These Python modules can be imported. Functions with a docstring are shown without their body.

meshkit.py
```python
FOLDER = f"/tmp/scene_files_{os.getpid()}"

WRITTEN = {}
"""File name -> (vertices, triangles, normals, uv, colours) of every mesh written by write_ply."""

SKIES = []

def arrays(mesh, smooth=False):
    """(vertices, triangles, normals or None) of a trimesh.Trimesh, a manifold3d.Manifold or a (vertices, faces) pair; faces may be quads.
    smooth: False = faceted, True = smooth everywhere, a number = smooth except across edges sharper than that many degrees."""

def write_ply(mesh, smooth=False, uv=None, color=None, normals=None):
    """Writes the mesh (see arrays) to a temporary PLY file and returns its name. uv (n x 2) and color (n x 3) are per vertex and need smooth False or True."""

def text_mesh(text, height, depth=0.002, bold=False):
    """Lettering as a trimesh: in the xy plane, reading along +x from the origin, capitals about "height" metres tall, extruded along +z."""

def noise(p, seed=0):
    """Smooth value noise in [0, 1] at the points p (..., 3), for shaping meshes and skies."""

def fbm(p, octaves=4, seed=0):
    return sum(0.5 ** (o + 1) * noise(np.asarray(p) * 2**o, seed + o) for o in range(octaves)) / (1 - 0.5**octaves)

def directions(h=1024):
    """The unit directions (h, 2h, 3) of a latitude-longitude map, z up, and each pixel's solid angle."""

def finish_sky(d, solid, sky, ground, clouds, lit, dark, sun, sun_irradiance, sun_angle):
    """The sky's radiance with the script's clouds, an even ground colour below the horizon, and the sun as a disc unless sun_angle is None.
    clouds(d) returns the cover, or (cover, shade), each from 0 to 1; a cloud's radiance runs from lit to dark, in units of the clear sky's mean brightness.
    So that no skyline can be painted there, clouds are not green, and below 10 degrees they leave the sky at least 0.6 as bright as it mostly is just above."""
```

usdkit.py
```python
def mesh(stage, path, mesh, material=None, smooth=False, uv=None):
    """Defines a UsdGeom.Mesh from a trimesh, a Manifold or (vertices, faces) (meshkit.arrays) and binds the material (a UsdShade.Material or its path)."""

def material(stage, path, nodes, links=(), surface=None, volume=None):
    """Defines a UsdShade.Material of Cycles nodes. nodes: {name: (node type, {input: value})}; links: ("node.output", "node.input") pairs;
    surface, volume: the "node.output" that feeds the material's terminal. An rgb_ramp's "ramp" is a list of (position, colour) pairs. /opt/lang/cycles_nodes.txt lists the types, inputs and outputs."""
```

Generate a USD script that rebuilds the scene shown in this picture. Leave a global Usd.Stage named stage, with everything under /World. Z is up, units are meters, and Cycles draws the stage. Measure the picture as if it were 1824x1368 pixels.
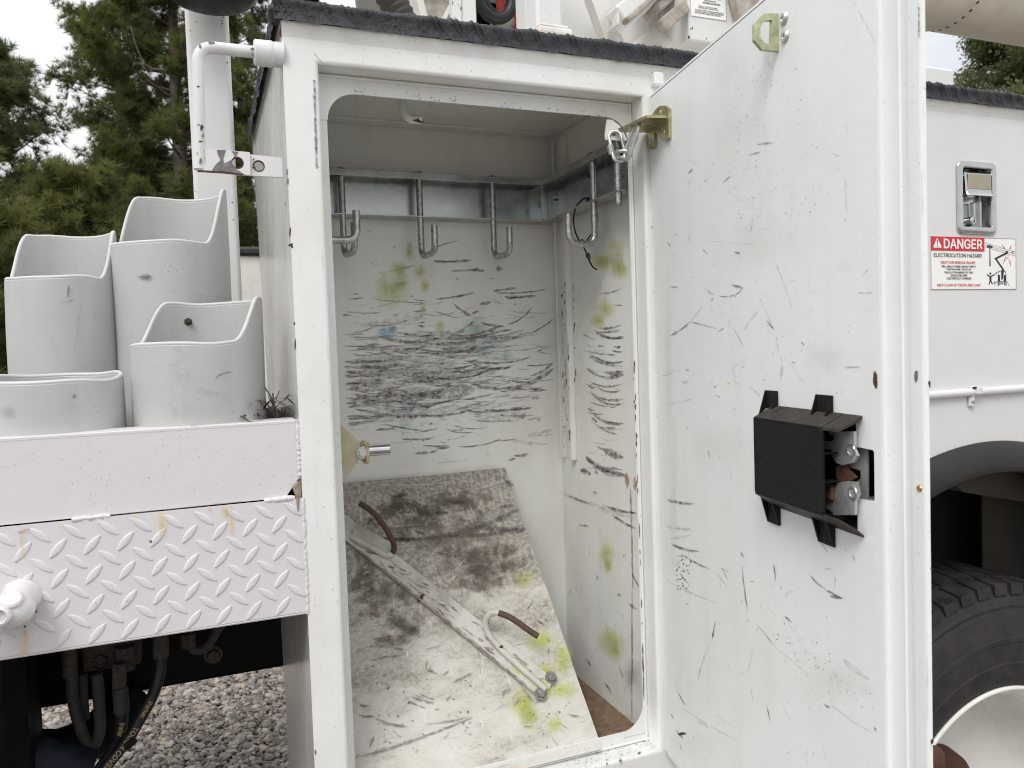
import math, random
import numpy as np, trimesh, usdkit, meshkit
from shapely.geometry import Polygon, Point, LineString, box as sbox
from shapely.ops import unary_union
from shapely import affinity
from pxr import Usd, UsdGeom, UsdLux, UsdShade, Gf, Sdf, Vt

stage = Usd.Stage.CreateInMemory()
UsdGeom.SetStageUpAxis(stage, UsdGeom.Tokens.z)
UsdGeom.SetStageMetersPerUnit(stage, 1.0)
UsdGeom.Xform.Define(stage, '/World')
UsdGeom.Scope.Define(stage, '/World/Looks')

# ------------------------------------------------------------------ camera
RM = np.array([[0.92836002, -0.37016241, -0.03357757],
               [-0.04709783, -0.0275452, -0.99851042],
               [0.36868612, 0.92855859, -0.04300571]])
FPX = 1385.07
CAM = np.array([0.0, -1.1, 1.58])
cam = UsdGeom.Camera.Define(stage, '/World/camera')
m = Gf.Matrix4d(1)
for i, ax in enumerate((RM[0], -RM[1], -RM[2])):
    for j in range(3):
        m[i, j] = float(ax[j])
for j in range(3):
    m[3, j] = float(CAM[j])
cam.AddTransformOp().Set(m)
cam.CreateHorizontalApertureAttr(36.0)
cam.CreateVerticalApertureAttr(27.0)
cam.CreateFocalLengthAttr(FPX / 1824 * 36.0)
cam.CreateClippingRangeAttr(Gf.Vec2f(0.02, 3000))
cam.CreateFStopAttr(11.0)
cam.CreateFocusDistanceAttr(1.2)
cam.CreateExposureAttr(0.38)

# ------------------------------------------------------------------ sky and sun
SUN_DIR = np.array([-0.58, -0.62, 0.98]); SUN_DIR /= np.linalg.norm(SUN_DIR)
SUN_EL = math.asin(SUN_DIR[2]); SUN_ROT = math.atan2(SUN_DIR[0], SUN_DIR[1])
usdkit.material(stage, '/World/Looks/sky', {
    'co': ('texture_coordinate', {}),
    'mp': ('mapping', {'scale': (1.0, 1.0, 2.2)}),
    'sky': ('sky_texture', {'sky_type': 'single_scattering', 'sun_disc': False, 'sun_elevation': SUN_EL, 'sun_rotation': SUN_ROT}),
    'n': ('noise_texture', {'scale': 1.7, 'detail': 6.0, 'roughness': 0.55}),
    'cov': ('rgb_ramp', {'ramp': [(0.30, (0.72, 0.72, 0.72)), (0.62, (0.97, 0.97, 0.97))]}),
    'tone': ('rgb_ramp', {'ramp': [(0.30, (6.6, 6.75, 7.1)), (0.70, (8.4, 8.4, 8.4))]}),
    'mix': ('mix', {'mix_type': 'mix'}),
    'sz': ('separate_xyz', {}),
    'cie': ('map_range', {'from_min': 0.0, 'from_max': 1.0, 'to_min': 0.74, 'to_max': 1.7, 'clamp': True}),
    'ov': ('vector_math', {'math_type': 'scale'}),
    'bg': ('background_shader', {'strength': 0.10}),
}, [('co.generated', 'mp.vector'), ('mp.vector', 'n.vector'), ('n.fac', 'cov.fac'), ('n.fac', 'tone.fac'),
    ('cov.color', 'mix.fac'), ('sky.color', 'mix.color1'), ('co.generated', 'sz.vector'), ('sz.z', 'cie.value'), ('tone.color', 'ov.vector1'), ('cie.result', 'ov.scale'), ('ov.vector', 'mix.color2'), ('mix.color', 'bg.color')],
    surface='bg.background')
dome = UsdLux.DomeLight.Define(stage, '/World/sky')
UsdShade.MaterialBindingAPI.Apply(dome.GetPrim()).Bind(UsdShade.Material.Get(stage, '/World/Looks/sky'))
dome.GetPrim().SetCustomDataByKey('kind', 'structure')
sun = UsdLux.DistantLight.Define(stage, '/World/sun')
sun.CreateNormalizeAttr(True); sun.CreateIntensityAttr(0.40); sun.CreateAngleAttr(25.0)
sun.CreateColorAttr(Gf.Vec3f(1.0, 0.985, 0.95))
_z = SUN_DIR; _x = np.cross([0, 0, 1.0], _z); _x /= np.linalg.norm(_x); _y = np.cross(_z, _x)
ms = Gf.Matrix4d(1)
for i, ax in enumerate((_x, _y, _z)):
    for j in range(3):
        ms[i, j] = float(ax[j])
sun.AddTransformOp().Set(ms)

# ------------------------------------------------------------------ measuring: a sight line meets a real plane of the place
def ray(px, py):
    return RM.T @ np.array([(px - 912.0) / FPX, (py - 684.0) / FPX, 1.0])
def on_plane(px, py, p0, n):
    r = ray(px, py); t = ((np.asarray(p0) - CAM) @ n) / (r @ n)
    return CAM + t * r
def on_x(px, py, v): return on_plane(px, py, (v, 0, 0), np.array([1.0, 0, 0]))
def on_y(px, py, v): return on_plane(px, py, (0, v, 0), np.array([0, 1.0, 0]))
def on_z(px, py, v): return on_plane(px, py, (0, 0, v), np.array([0, 0, 1.0]))
HINGE = np.array([0.690, 0.0, 0.0])
DU = np.array([-0.17080643, -0.98530461, 0.0])      # along the open door, away from its hinge
DN = np.array([-0.98530461, 0.17080643, 0.0])       # out of the door's inner face
def on_door(px, py, k=0.0): return on_plane(px, py, HINGE + k * DN, DN)
def door_sz(px, py, k=0.0):
    p = on_door(px, py, k); return float((p - HINGE) @ DU), float(p[2])
def DP(s, z, k): return HINGE + s * DU + k * DN + np.array([0, 0, z])
# ------------------------------------------------------------------ naming helpers
_used = {}
def numbered(path):
    n = _used.get(path, 0); _used[path] = n + 1
    return path if n == 0 else f'{path}_{n:03d}'
def tag(prim, label=None, cat=None, group=None, kind=None):
    for k, v in (('label', label), ('category', cat), ('group', group), ('kind', kind)):
        if v: prim.SetCustomDataByKey(k, v)
    return prim
def thing(name, label, cat, group=None):
    p = UsdGeom.Xform.Define(stage, numbered('/World/' + name)).GetPrim()
    return tag(p, label, cat, group)
def obj(name, mesh, material, parent=None, smooth=30, label=None, kind=None, uv=None, cat=None, group=None):
    base = parent.GetPath().pathString if parent is not None else '/World'
    if isinstance(mesh, MB): mesh, uv = mesh.done()
    p = usdkit.mesh(stage, numbered(base + '/' + name), mesh, '/World/Looks/' + material, smooth=smooth if uv is None else False, uv=uv).GetPrim()
    return tag(p, label, cat, group, kind)

class MB:
    """Collects geometry that becomes one mesh."""
    def __init__(self): self.v, self.f, self.uv, self.n = [], [], [], 0
    def add(self, v, f, uv=None):
        v = np.asarray(v, float); f = np.asarray(f, int)
        if f.shape[1] == 4: f = np.vstack([f[:, [0, 1, 2]], f[:, [0, 2, 3]]])
        self.v.append(v); self.f.append(f + self.n); self.n += len(v)
        if uv is not None: self.uv.append(np.asarray(uv, float))
        return self
    def tm(self, t, R=None, off=None):
        v = np.array(t.vertices)
        if R is not None: v = v @ np.asarray(R).T
        if off is not None: v = v + np.asarray(off)
        return self.add(v, t.faces)
    def done(self):
        v, f = np.vstack(self.v), np.vstack(self.f)
        if self.uv: return (v, f), np.vstack(self.uv)
        t = trimesh.Trimesh(v, f, process=False); t.merge_vertices(digits_vertex=7)
        return t, None
    def box(self, lo, hi, ch=0.0, R=None, off=None):
        lo, hi = np.minimum(lo, hi).astype(float), np.maximum(lo, hi).astype(float)
        c = min(ch, 0.45 * float((hi - lo).min()))
        if c <= 0:
            t = trimesh.creation.box(extents=hi - lo); t.apply_translation((lo + hi) / 2)
        else:
            pts = []
            for a in range(3):
                l, h = lo + c, hi - c; l[a], h[a] = lo[a], hi[a]
                for i in np.ndindex(2, 2, 2): pts.append([(l, h)[i[q]][q] for q in range(3)])
            t = trimesh.convex.convex_hull(np.array(pts))
        return self.tm(t, R, off)
    def prism(self, poly, depth, M, off):
        """shapely polygon in (a, b) extruded 'depth' along c; M columns are the world directions of a, b, c."""
        for g in getattr(poly, 'geoms', [poly]):
            if g.area < 1e-9: continue
            t = trimesh.creation.extrude_polygon(g, depth, engine='earcut')
            Mm = np.column_stack(M)
            f = t.faces if np.linalg.det(Mm) > 0 else t.faces[:, ::-1]
            self.add(np.array(t.vertices) @ Mm.T + np.asarray(off), f)
        return self
    def tube(self, path, r, n=14, caps=True, closed=False):
        P = np.asarray(path, float); r = np.broadcast_to(np.asarray(r, float), (len(P),))
        T = (np.roll(P, -1, 0) - np.roll(P, 1, 0)) if closed else np.gradient(P, axis=0)
        T /= np.linalg.norm(T, axis=1, keepdims=True)
        a = np.array([0, 0, 1.0]) if abs(T[0][2]) < .9 else np.array([1.0, 0, 0])
        N = np.cross(T[0], a); N /= np.linalg.norm(N); out = []
        for i in range(len(P)):
            N = N - T[i] * (N @ T[i]); N /= np.linalg.norm(N); B = np.cross(T[i], N)
            th = np.linspace(0, 2 * np.pi, n, endpoint=False)
            out.append(P[i] + r[i] * (np.cos(th)[:, None] * N + np.sin(th)[:, None] * B))
        v = np.vstack(out); f = []
        L = len(P)
        for i in range(L if closed else L - 1):
            for j in range(n):
                a0, a1 = i * n + j, i * n + (j + 1) % n
                b0, b1 = ((i + 1) % L) * n + j, ((i + 1) % L) * n + (j + 1) % n
                f.append([a0, a1, b1, b0])
        self.add(v, f)
        if caps and not closed:
            for i, s in ((0, -1), (L - 1, 1)):
                ring = out[i]; c = ring.mean(0)
                ff = [[0, 1 + j, 1 + (j + 1) % n] if s > 0 else [0, 1 + (j + 1) % n, 1 + j] for j in range(n)]
                self.add(np.vstack([c, ring]), ff)
        return self
    def lathe(self, prof, axis, up, off, n=48, a0=0.0, a1=2 * np.pi):
        """prof: (radius, along axis) pairs revolved about axis through off."""
        ax = np.asarray(axis, float); e1 = np.asarray(up, float); e2 = np.cross(ax, e1)
        full = abs(a1 - a0 - 2 * np.pi) < 1e-6
        th = np.linspace(a0, a1, n, endpoint=not full); pr = np.asarray(prof, float)
        v = np.array([np.asarray(off) + r * (math.cos(t) * e1 + math.sin(t) * e2) + h * ax for t in th for r, h in pr])
        k = len(pr); f = []
        for i in range(n if full else n - 1):
            for j in range(k - 1):
                a, b = i * k + j, ((i + 1) % n) * k + j
                f.append([a, b, b + 1, a + 1])
        return self.add(v, f)
    def quads(self, rows, closed=False):
        """rows: (n, m, 3) grid of points."""
        g = np.asarray(rows, float); n, mm = g.shape[:2]; f = []
        for i in range(n - 1):
            for j in range(mm if closed else mm - 1):
                j1 = (j + 1) % mm
                f.append([i * mm + j, i * mm + j1, (i + 1) * mm + j1, (i + 1) * mm + j])
        return self.add(g.reshape(-1, 3), f)
X3, Y3, Z3 = np.eye(3)
XZ = (X3, Z3, Y3)                                   # polygons drawn in x, z and extruded in y
DOORM = (DU, Z3, DN)                                # polygons drawn on the door
def bezier(pts, n=12, r=0.3):
    """A polyline with rounded corners; r is the share of each leg used by the bend, or metres when a list."""
    P = [np.asarray(p, float) for p in pts]; out = [P[0]]
    for i in range(1, len(P) - 1):
        a, b, c = P[i - 1], P[i], P[i + 1]
        la, lc = np.linalg.norm(a - b), np.linalg.norm(c - b)
        q = min(r, 0.48 * la, 0.48 * lc)
        s, e = b + (a - b) / la * q, b + (c - b) / lc * q
        for t in np.linspace(0, 1, n): out.append((1 - t) ** 2 * s + 2 * t * (1 - t) * b + t * t * e)
    out.append(P[-1])
    return np.array(out)
def spline(pts, n=40):
    from scipy.interpolate import CubicSpline
    P = np.asarray(pts, float); d = np.r_[0, np.cumsum(np.linalg.norm(np.diff(P, axis=0), axis=1))]
    return CubicSpline(d, P)(np.linspace(0, d[-1], n))

# ------------------------------------------------------------------ materials
def paint(name, base, rough=0.36, dirt=(0.42, 0.39, 0.34), amount=0.35, specks=0.5, streak=0.15, bump=0.10, sscale=260.0, spec=0.5):
    usdkit.material(stage, '/World/Looks/' + name, {
        'g': ('geometry', {}),
        'n1': ('noise_texture', {'scale': 7.0, 'detail': 7.0, 'roughness': 0.62}),
        'r1': ('rgb_ramp', {'ramp': [(0.46, (0, 0, 0)), (0.78, (amount,) * 3)]}),
        'm1': ('mix', {'color1': base, 'color2': dirt}),
        'mp': ('mapping', {'scale': (26.0, 26.0, 2.2)}),
        'n3': ('noise_texture', {'scale': 1.0, 'detail': 5.0, 'roughness': 0.6}),
        'r3': ('rgb_ramp', {'ramp': [(0.50, (0, 0, 0)), (0.80, (streak,) * 3)]}),
        'm3': ('mix', {'color2': dirt}),
        'n2': ('noise_texture', {'scale': sscale, 'detail': 2.0, 'roughness': 0.5}),
        'r2': ('rgb_ramp', {'ramp': [(0.665, (0, 0, 0)), (0.73, (specks,) * 3)]}),
        'n4': ('noise_texture', {'scale': 9.0, 'detail': 3.0}),
        'r4': ('rgb_ramp', {'ramp': [(0.44, (0, 0, 0)), (0.62, (1, 1, 1))]}),
        'mm': ('math', {'math_type': 'multiply'}),
        'm2': ('mix', {'color2': (0.10, 0.09, 0.08)}),
        'nb': ('noise_texture', {'scale': 420.0, 'detail': 3.0}),
        'nb2': ('noise_texture', {'scale': 14.0, 'detail': 2.0}),
        'mb': ('math', {'math_type': 'multiply_add', 'value2': 6.0}),
        'b': ('bump', {'strength': bump, 'distance': 0.0012}),
        'rr': ('rgb_ramp', {'ramp': [(0.35, (rough * .85,) * 3), (0.75, (min(1, rough * 1.5),) * 3)]}),
        'p': ('principled_bsdf', {'specular_ior_level': spec}),
    }, [('g.position', 'n1.vector'), ('g.position', 'n2.vector'), ('g.position', 'mp.vector'), ('mp.vector', 'n3.vector'), ('g.position', 'n4.vector'),
        ('g.position', 'nb.vector'), ('g.position', 'nb2.vector'),
        ('n1.fac', 'r1.fac'), ('r1.color', 'm1.fac'), ('m1.color', 'm3.color1'), ('n3.fac', 'r3.fac'), ('r3.color', 'm3.fac'),
        ('n2.fac', 'r2.fac'), ('n4.fac', 'r4.fac'), ('r2.color', 'mm.value1'), ('r4.color', 'mm.value2'),
        ('mm.value', 'm2.fac'), ('m3.color', 'm2.color1'), ('m2.color', 'p.base_color'),
        ('nb2.fac', 'mb.value1'), ('nb.fac', 'mb.value3'), ('mb.value', 'b.height'), ('b.normal', 'p.normal'),
        ('n1.fac', 'rr.fac'), ('rr.color', 'p.roughness')], surface='p.BSDF')
def simple(name, c1, c2, rough=0.6, scale=30.0, metallic=0.0, bump=0.2, bscale=160.0, lo=0.35, hi=0.7, spec=0.5, dist=0.001):
    usdkit.material(stage, '/World/Looks/' + name, {
        'g': ('geometry', {}),
        'n': ('noise_texture', {'scale': scale, 'detail': 6.0, 'roughness': 0.6}),
        'r': ('rgb_ramp', {'ramp': [(lo, c1), (hi, c2)]}),
        'nb': ('noise_texture', {'scale': bscale, 'detail': 4.0}),
        'b': ('bump', {'strength': bump, 'distance': dist}),
        'rr': ('rgb_ramp', {'ramp': [(0.3, (rough * .8,) * 3), (0.75, (min(1, rough * 1.3),) * 3)]}),
        'p': ('principled_bsdf', {'metallic': metallic, 'specular_ior_level': spec}),
    }, [('g.position', 'n.vector'), ('g.position', 'nb.vector'), ('n.fac', 'r.fac'), ('r.color', 'p.base_color'), ('n.fac', 'rr.fac'), ('rr.color', 'p.roughness'),
        ('nb.fac', 'b.height'), ('b.normal', 'p.normal')], surface='p.BSDF')
paint('white_paint', (0.66, 0.66, 0.65), amount=0.16, specks=0.35, streak=0.06)
paint('frame_paint', (0.75, 0.755, 0.735), amount=0.28, specks=0.5, streak=0.14, dirt=(0.45, 0.40, 0.31))
paint('rail_paint', (0.632, 0.612, 0.626), rough=0.42, amount=0.10, specks=0.55, streak=0.0, sscale=420.0, bump=0.14)
paint('door_paint', (0.80, 0.815, 0.805), rough=0.34, amount=0.18, specks=0.32, streak=0.12, dirt=(0.46, 0.44, 0.39))
paint('inside_paint', (0.765, 0.765, 0.73), rough=0.40, amount=0.30, specks=0.6, streak=0.14, dirt=(0.42, 0.38, 0.30))
paint('deck_paint', (0.72, 0.70, 0.655), rough=0.42, amount=0.5, specks=0.6, streak=0.25, dirt=(0.36, 0.31, 0.24))
paint('strap_paint', (0.54, 0.52, 0.475), rough=0.6, amount=1.0, specks=0.8, streak=0.5, dirt=(0.20, 0.17, 0.14), sscale=180.0)
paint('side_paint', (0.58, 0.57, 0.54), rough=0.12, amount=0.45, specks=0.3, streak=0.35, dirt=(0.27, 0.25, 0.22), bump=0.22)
paint('tube_grey', (0.445, 0.45, 0.442), rough=0.42, amount=0.34, specks=0.5, streak=0.26, dirt=(0.36, 0.36, 0.35))
paint('tube_edge', (0.55, 0.555, 0.535), rough=0.5, amount=0.3, specks=0.3, streak=0.0)
paint('well_paint', (0.15, 0.135, 0.115), rough=0.75, amount=0.8, specks=0.9, streak=0.5, dirt=(0.08, 0.06, 0.045), spec=0.2)
paint('under_paint', (0.06, 0.055, 0.05), rough=0.8, amount=0.8, specks=0.9, streak=0.5, dirt=(0.03, 0.025, 0.02), spec=0.15)
paint('rim_paint', (0.74, 0.73, 0.69), rough=0.32, amount=0.35, specks=0.4, streak=0.1, dirt=(0.34, 0.29, 0.22))
simple('black_liner', (0.012, 0.013, 0.016), (0.026, 0.027, 0.031), rough=0.5, scale=40, bump=0.9, bscale=420, dist=0.0016)
simple('galvanized', (0.44, 0.46, 0.455), (0.56, 0.575, 0.57), rough=0.27, scale=14, metallic=0.95, bump=0.06)
simple('steel_rod', (0.36, 0.35, 0.335), (0.60, 0.59, 0.57), rough=0.34, scale=120, metallic=0.9, bump=0.3, bscale=700)
simple('zinc', (0.50, 0.52, 0.50), (0.62, 0.63, 0.60), rough=0.38, scale=90, metallic=0.75, bump=0.12, bscale=500)
simple('stainless', (0.50, 0.50, 0.50), (0.58, 0.58, 0.57), rough=0.16, scale=60, metallic=1.0, bump=0.01)
simple('tan_reflection', (0.40, 0.36, 0.26), (0.47, 0.42, 0.31), rough=0.42, scale=160, metallic=0.85, bump=0.03)  # tan tone stands in for what the polished paddle reflects
simple('gold_zinc', (0.36, 0.31, 0.16), (0.60, 0.56, 0.34), rough=0.30, scale=70, metallic=0.85, bump=0.1)
simple('gold_green', (0.38, 0.40, 0.24), (0.62, 0.62, 0.42), rough=0.42, scale=90, metallic=0.6, bump=0.1)
simple('beige_plate', (0.48, 0.44, 0.30), (0.58, 0.53, 0.37), rough=0.45, scale=40, metallic=0.2, bump=0.05)
simple('black_plastic', (0.006, 0.006, 0.006), (0.010, 0.010, 0.010), rough=0.46, scale=60, bump=0.12, bscale=900, spec=0.22)
simple('dusty_plastic', (0.030, 0.026, 0.023), (0.062, 0.054, 0.048), rough=0.75, spec=0.2, scale=80, bump=0.15, bscale=900)
simple('dark_void', (0.004, 0.004, 0.004), (0.008, 0.008, 0.008), rough=0.9, spec=0.1)  # near-black colour painting the shade inside openings
simple('rust', (0.050, 0.022, 0.014), (0.12, 0.050, 0.030), rough=0.85, scale=160, bump=0.6, bscale=600)
simple('rust_rod', (0.060, 0.032, 0.023), (0.105, 0.066, 0.050), rough=0.7, scale=220, bump=0.4, bscale=800)
simple('floor_rust', (0.12, 0.080, 0.050), (0.25, 0.17, 0.11), rough=0.9, scale=60, bump=0.7, bscale=240)
simple('rubber', (0.020, 0.019, 0.018), (0.050, 0.045, 0.042), rough=0.62, scale=30, bump=0.25, bscale=300)
simple('tyre_rubber', (0.011, 0.010, 0.0095), (0.034, 0.030, 0.028), rough=0.75, scale=26, bump=0.35, bscale=240)
simple('flare_rubber', (0.018, 0.017, 0.017), (0.030, 0.027, 0.026), rough=0.55, spec=0.3, scale=12, bump=0.10, bscale=300)
simple('hose_rubber', (0.007, 0.007, 0.007), (0.018, 0.017, 0.016), rough=0.45, scale=90, bump=0.15, bscale=500)
simple('hose_grey', (0.026, 0.024, 0.022), (0.056, 0.052, 0.047), rough=0.7, scale=90, bump=0.25, bscale=500)
simple('bolt_grey', (0.16, 0.155, 0.145), (0.33, 0.32, 0.29), rough=0.6, scale=200, metallic=0.4, bump=0.3)
simple('fitting_grime', (0.028, 0.024, 0.021), (0.10, 0.084, 0.070), rough=0.7, scale=120, metallic=0.3, bump=0.4, bscale=400)
simple('frame_black', (0.003, 0.003, 0.0035), (0.009, 0.0085, 0.0085), rough=0.6, scale=24, bump=0.2, bscale=200, spec=0.12)
simple('red_hose', (0.42, 0.030, 0.022), (0.55, 0.05, 0.035), rough=0.5, scale=40)
simple('dirty_shaded_beam', (0.20, 0.17, 0.135), (0.46, 0.42, 0.36), rough=0.6, scale=22, bump=0.2)  # brown dirt, darkened further to paint the shade on roof parts
simple('boom_cream', (0.60, 0.545, 0.455), (0.68, 0.63, 0.54), rough=0.5, scale=12, bump=0.1)
simple('decal_white', (0.80, 0.80, 0.77), (0.84, 0.84, 0.81), rough=0.4, scale=30, bump=0.02)
simple('decal_red', (0.55, 0.020, 0.030), (0.62, 0.030, 0.040), rough=0.4, scale=30, bump=0.02)
simple('decal_black', (0.012, 0.012, 0.013), (0.020, 0.020, 0.021), rough=0.45, scale=30, bump=0.02)
simple('print_yellow', (0.42, 0.34, 0.14), (0.52, 0.43, 0.20), rough=0.6, scale=200)
simple('print_grey', (0.22, 0.21, 0.19), (0.34, 0.32, 0.29), rough=0.6, scale=200)
simple('chip_grey', (0.13, 0.125, 0.13), (0.24, 0.23, 0.235), rough=0.5, scale=160, metallic=0.3)
simple('dead_leaf', (0.20, 0.15, 0.11), (0.40, 0.31, 0.24), rough=0.8, scale=140, bump=0.5)
simple('twig_bark', (0.030, 0.022, 0.018), (0.085, 0.065, 0.052), rough=0.9, scale=160, bump=0.5)
simple('pine_bark', (0.055, 0.042, 0.034), (0.16, 0.12, 0.095), rough=0.95, scale=9, bump=0.8, bscale=30, dist=0.02)
simple('dead_wood', (0.17, 0.13, 0.10), (0.30, 0.24, 0.19), rough=0.9, scale=12, bump=0.4)
simple('brass', (0.40, 0.27, 0.10), (0.56, 0.42, 0.18), rough=0.35, scale=120, metallic=0.8)
simple('blue_fabric', (0.010, 0.014, 0.030), (0.020, 0.026, 0.05), rough=0.8, scale=60)

# the dirty board: white paint worn through a grey-brown film, light scratches on top
usdkit.material(stage, '/World/Looks/board_dirt', {
    'uv': ('texture_coordinate', {}),
    'w': ('noise_texture', {'scale': 5.0, 'detail': 3.0}),
    'mw': ('mix', {'mix_type': 'linear_light', 'fac': 0.03}),
    'm1': ('mapping', {'scale': (7.0, 12.0, 1.0), 'rotation': (0, 0, -0.20)}),
    'n1': ('noise_texture', {'scale': 1.0, 'detail': 11.0, 'roughness': 0.74, 'distortion': 0.0}),
    'sep': ('separate_xyz', {}),
    'grad': ('math', {'math_type': 'multiply_add', 'value2': 0.64, 'value3': -0.112}),
    'add': ('math', {'math_type': 'add'}),
    'r1': ('rgb_ramp', {'ramp': [(0.30, (0.63, 0.62, 0.58)), (0.44, (0.54, 0.52, 0.47)), (0.53, (0.38, 0.35, 0.30)), (0.62, (0.245, 0.215, 0.178)), (0.80, (0.195, 0.168, 0.138))]}),
    'n2': ('noise_texture', {'scale': 130.0, 'detail': 5.0, 'roughness': 0.7}),
    'r2': ('rgb_ramp', {'ramp': [(0.40, (0, 0, 0)), (0.66, (0.75, 0.75, 0.75))]}),
    'mx': ('mix', {'color2': (0.55, 0.53, 0.485)}),
    'm3': ('mapping', {'scale': (60.0, 900.0, 1.0), 'rotation': (0, 0, 0.35)}),
    'n3': ('noise_texture', {'scale': 0.55, 'detail': 4.0, 'roughness': 0.6, 'distortion': 0.6}),
    'r3': ('rgb_ramp', {'ramp': [(0.60, (0, 0, 0)), (0.68, (0.8, 0.8, 0.8))]}),
    'n5': ('noise_texture', {'scale': 14.0, 'detail': 3.0}),
    'r5': ('rgb_ramp', {'ramp': [(0.45, (0, 0, 0)), (0.62, (1, 1, 1))]}),
    'k3': ('math', {'math_type': 'multiply'}),
    'mx3': ('mix', {'color2': (0.13, 0.105, 0.085)}),
    'm4': ('mapping', {'scale': (300.0, 40.0, 1.0), 'rotation': (0, 0, 0.8)}),
    'n4': ('noise_texture', {'scale': 0.7, 'detail': 4.0, 'distortion': 0.8}),
    'r4': ('rgb_ramp', {'ramp': [(0.62, (0, 0, 0)), (0.70, (0.7, 0.7, 0.7))]}),
    'mx4': ('mix', {'color2': (0.66, 0.64, 0.58)}),
    'b': ('bump', {'strength': 0.35, 'distance': 0.001}),
    'p': ('principled_bsdf', {'roughness': 0.62, 'specular_ior_level': 0.3}),
}, [('uv.UV', 'w.vector'), ('uv.UV', 'mw.color1'), ('w.color', 'mw.color2'), ('mw.color', 'm1.vector'), ('m1.vector', 'n1.vector'), ('uv.UV', 'sep.vector'), ('sep.y', 'grad.value1'), ('grad.value', 'add.value1'), ('n1.fac', 'add.value2'),
    ('add.value', 'r1.fac'), ('uv.UV', 'n2.vector'), ('n2.fac', 'r2.fac'), ('r2.color', 'mx.fac'), ('r1.color', 'mx.color1'),
    ('uv.UV', 'm3.vector'), ('m3.vector', 'n3.vector'), ('n3.fac', 'r3.fac'), ('uv.UV', 'n5.vector'), ('n5.fac', 'r5.fac'), ('r3.color', 'k3.value1'), ('r5.color', 'k3.value2'),
    ('k3.value', 'mx3.fac'), ('mx.color', 'mx3.color1'), ('uv.UV', 'm4.vector'), ('m4.vector', 'n4.vector'), ('n4.fac', 'r4.fac'), ('r4.color', 'mx4.fac'), ('mx3.color', 'mx4.color1'),
    ('mx4.color', 'p.base_color'), ('n2.fac', 'b.height'), ('b.normal', 'p.normal')], surface='p.BSDF')

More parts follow.
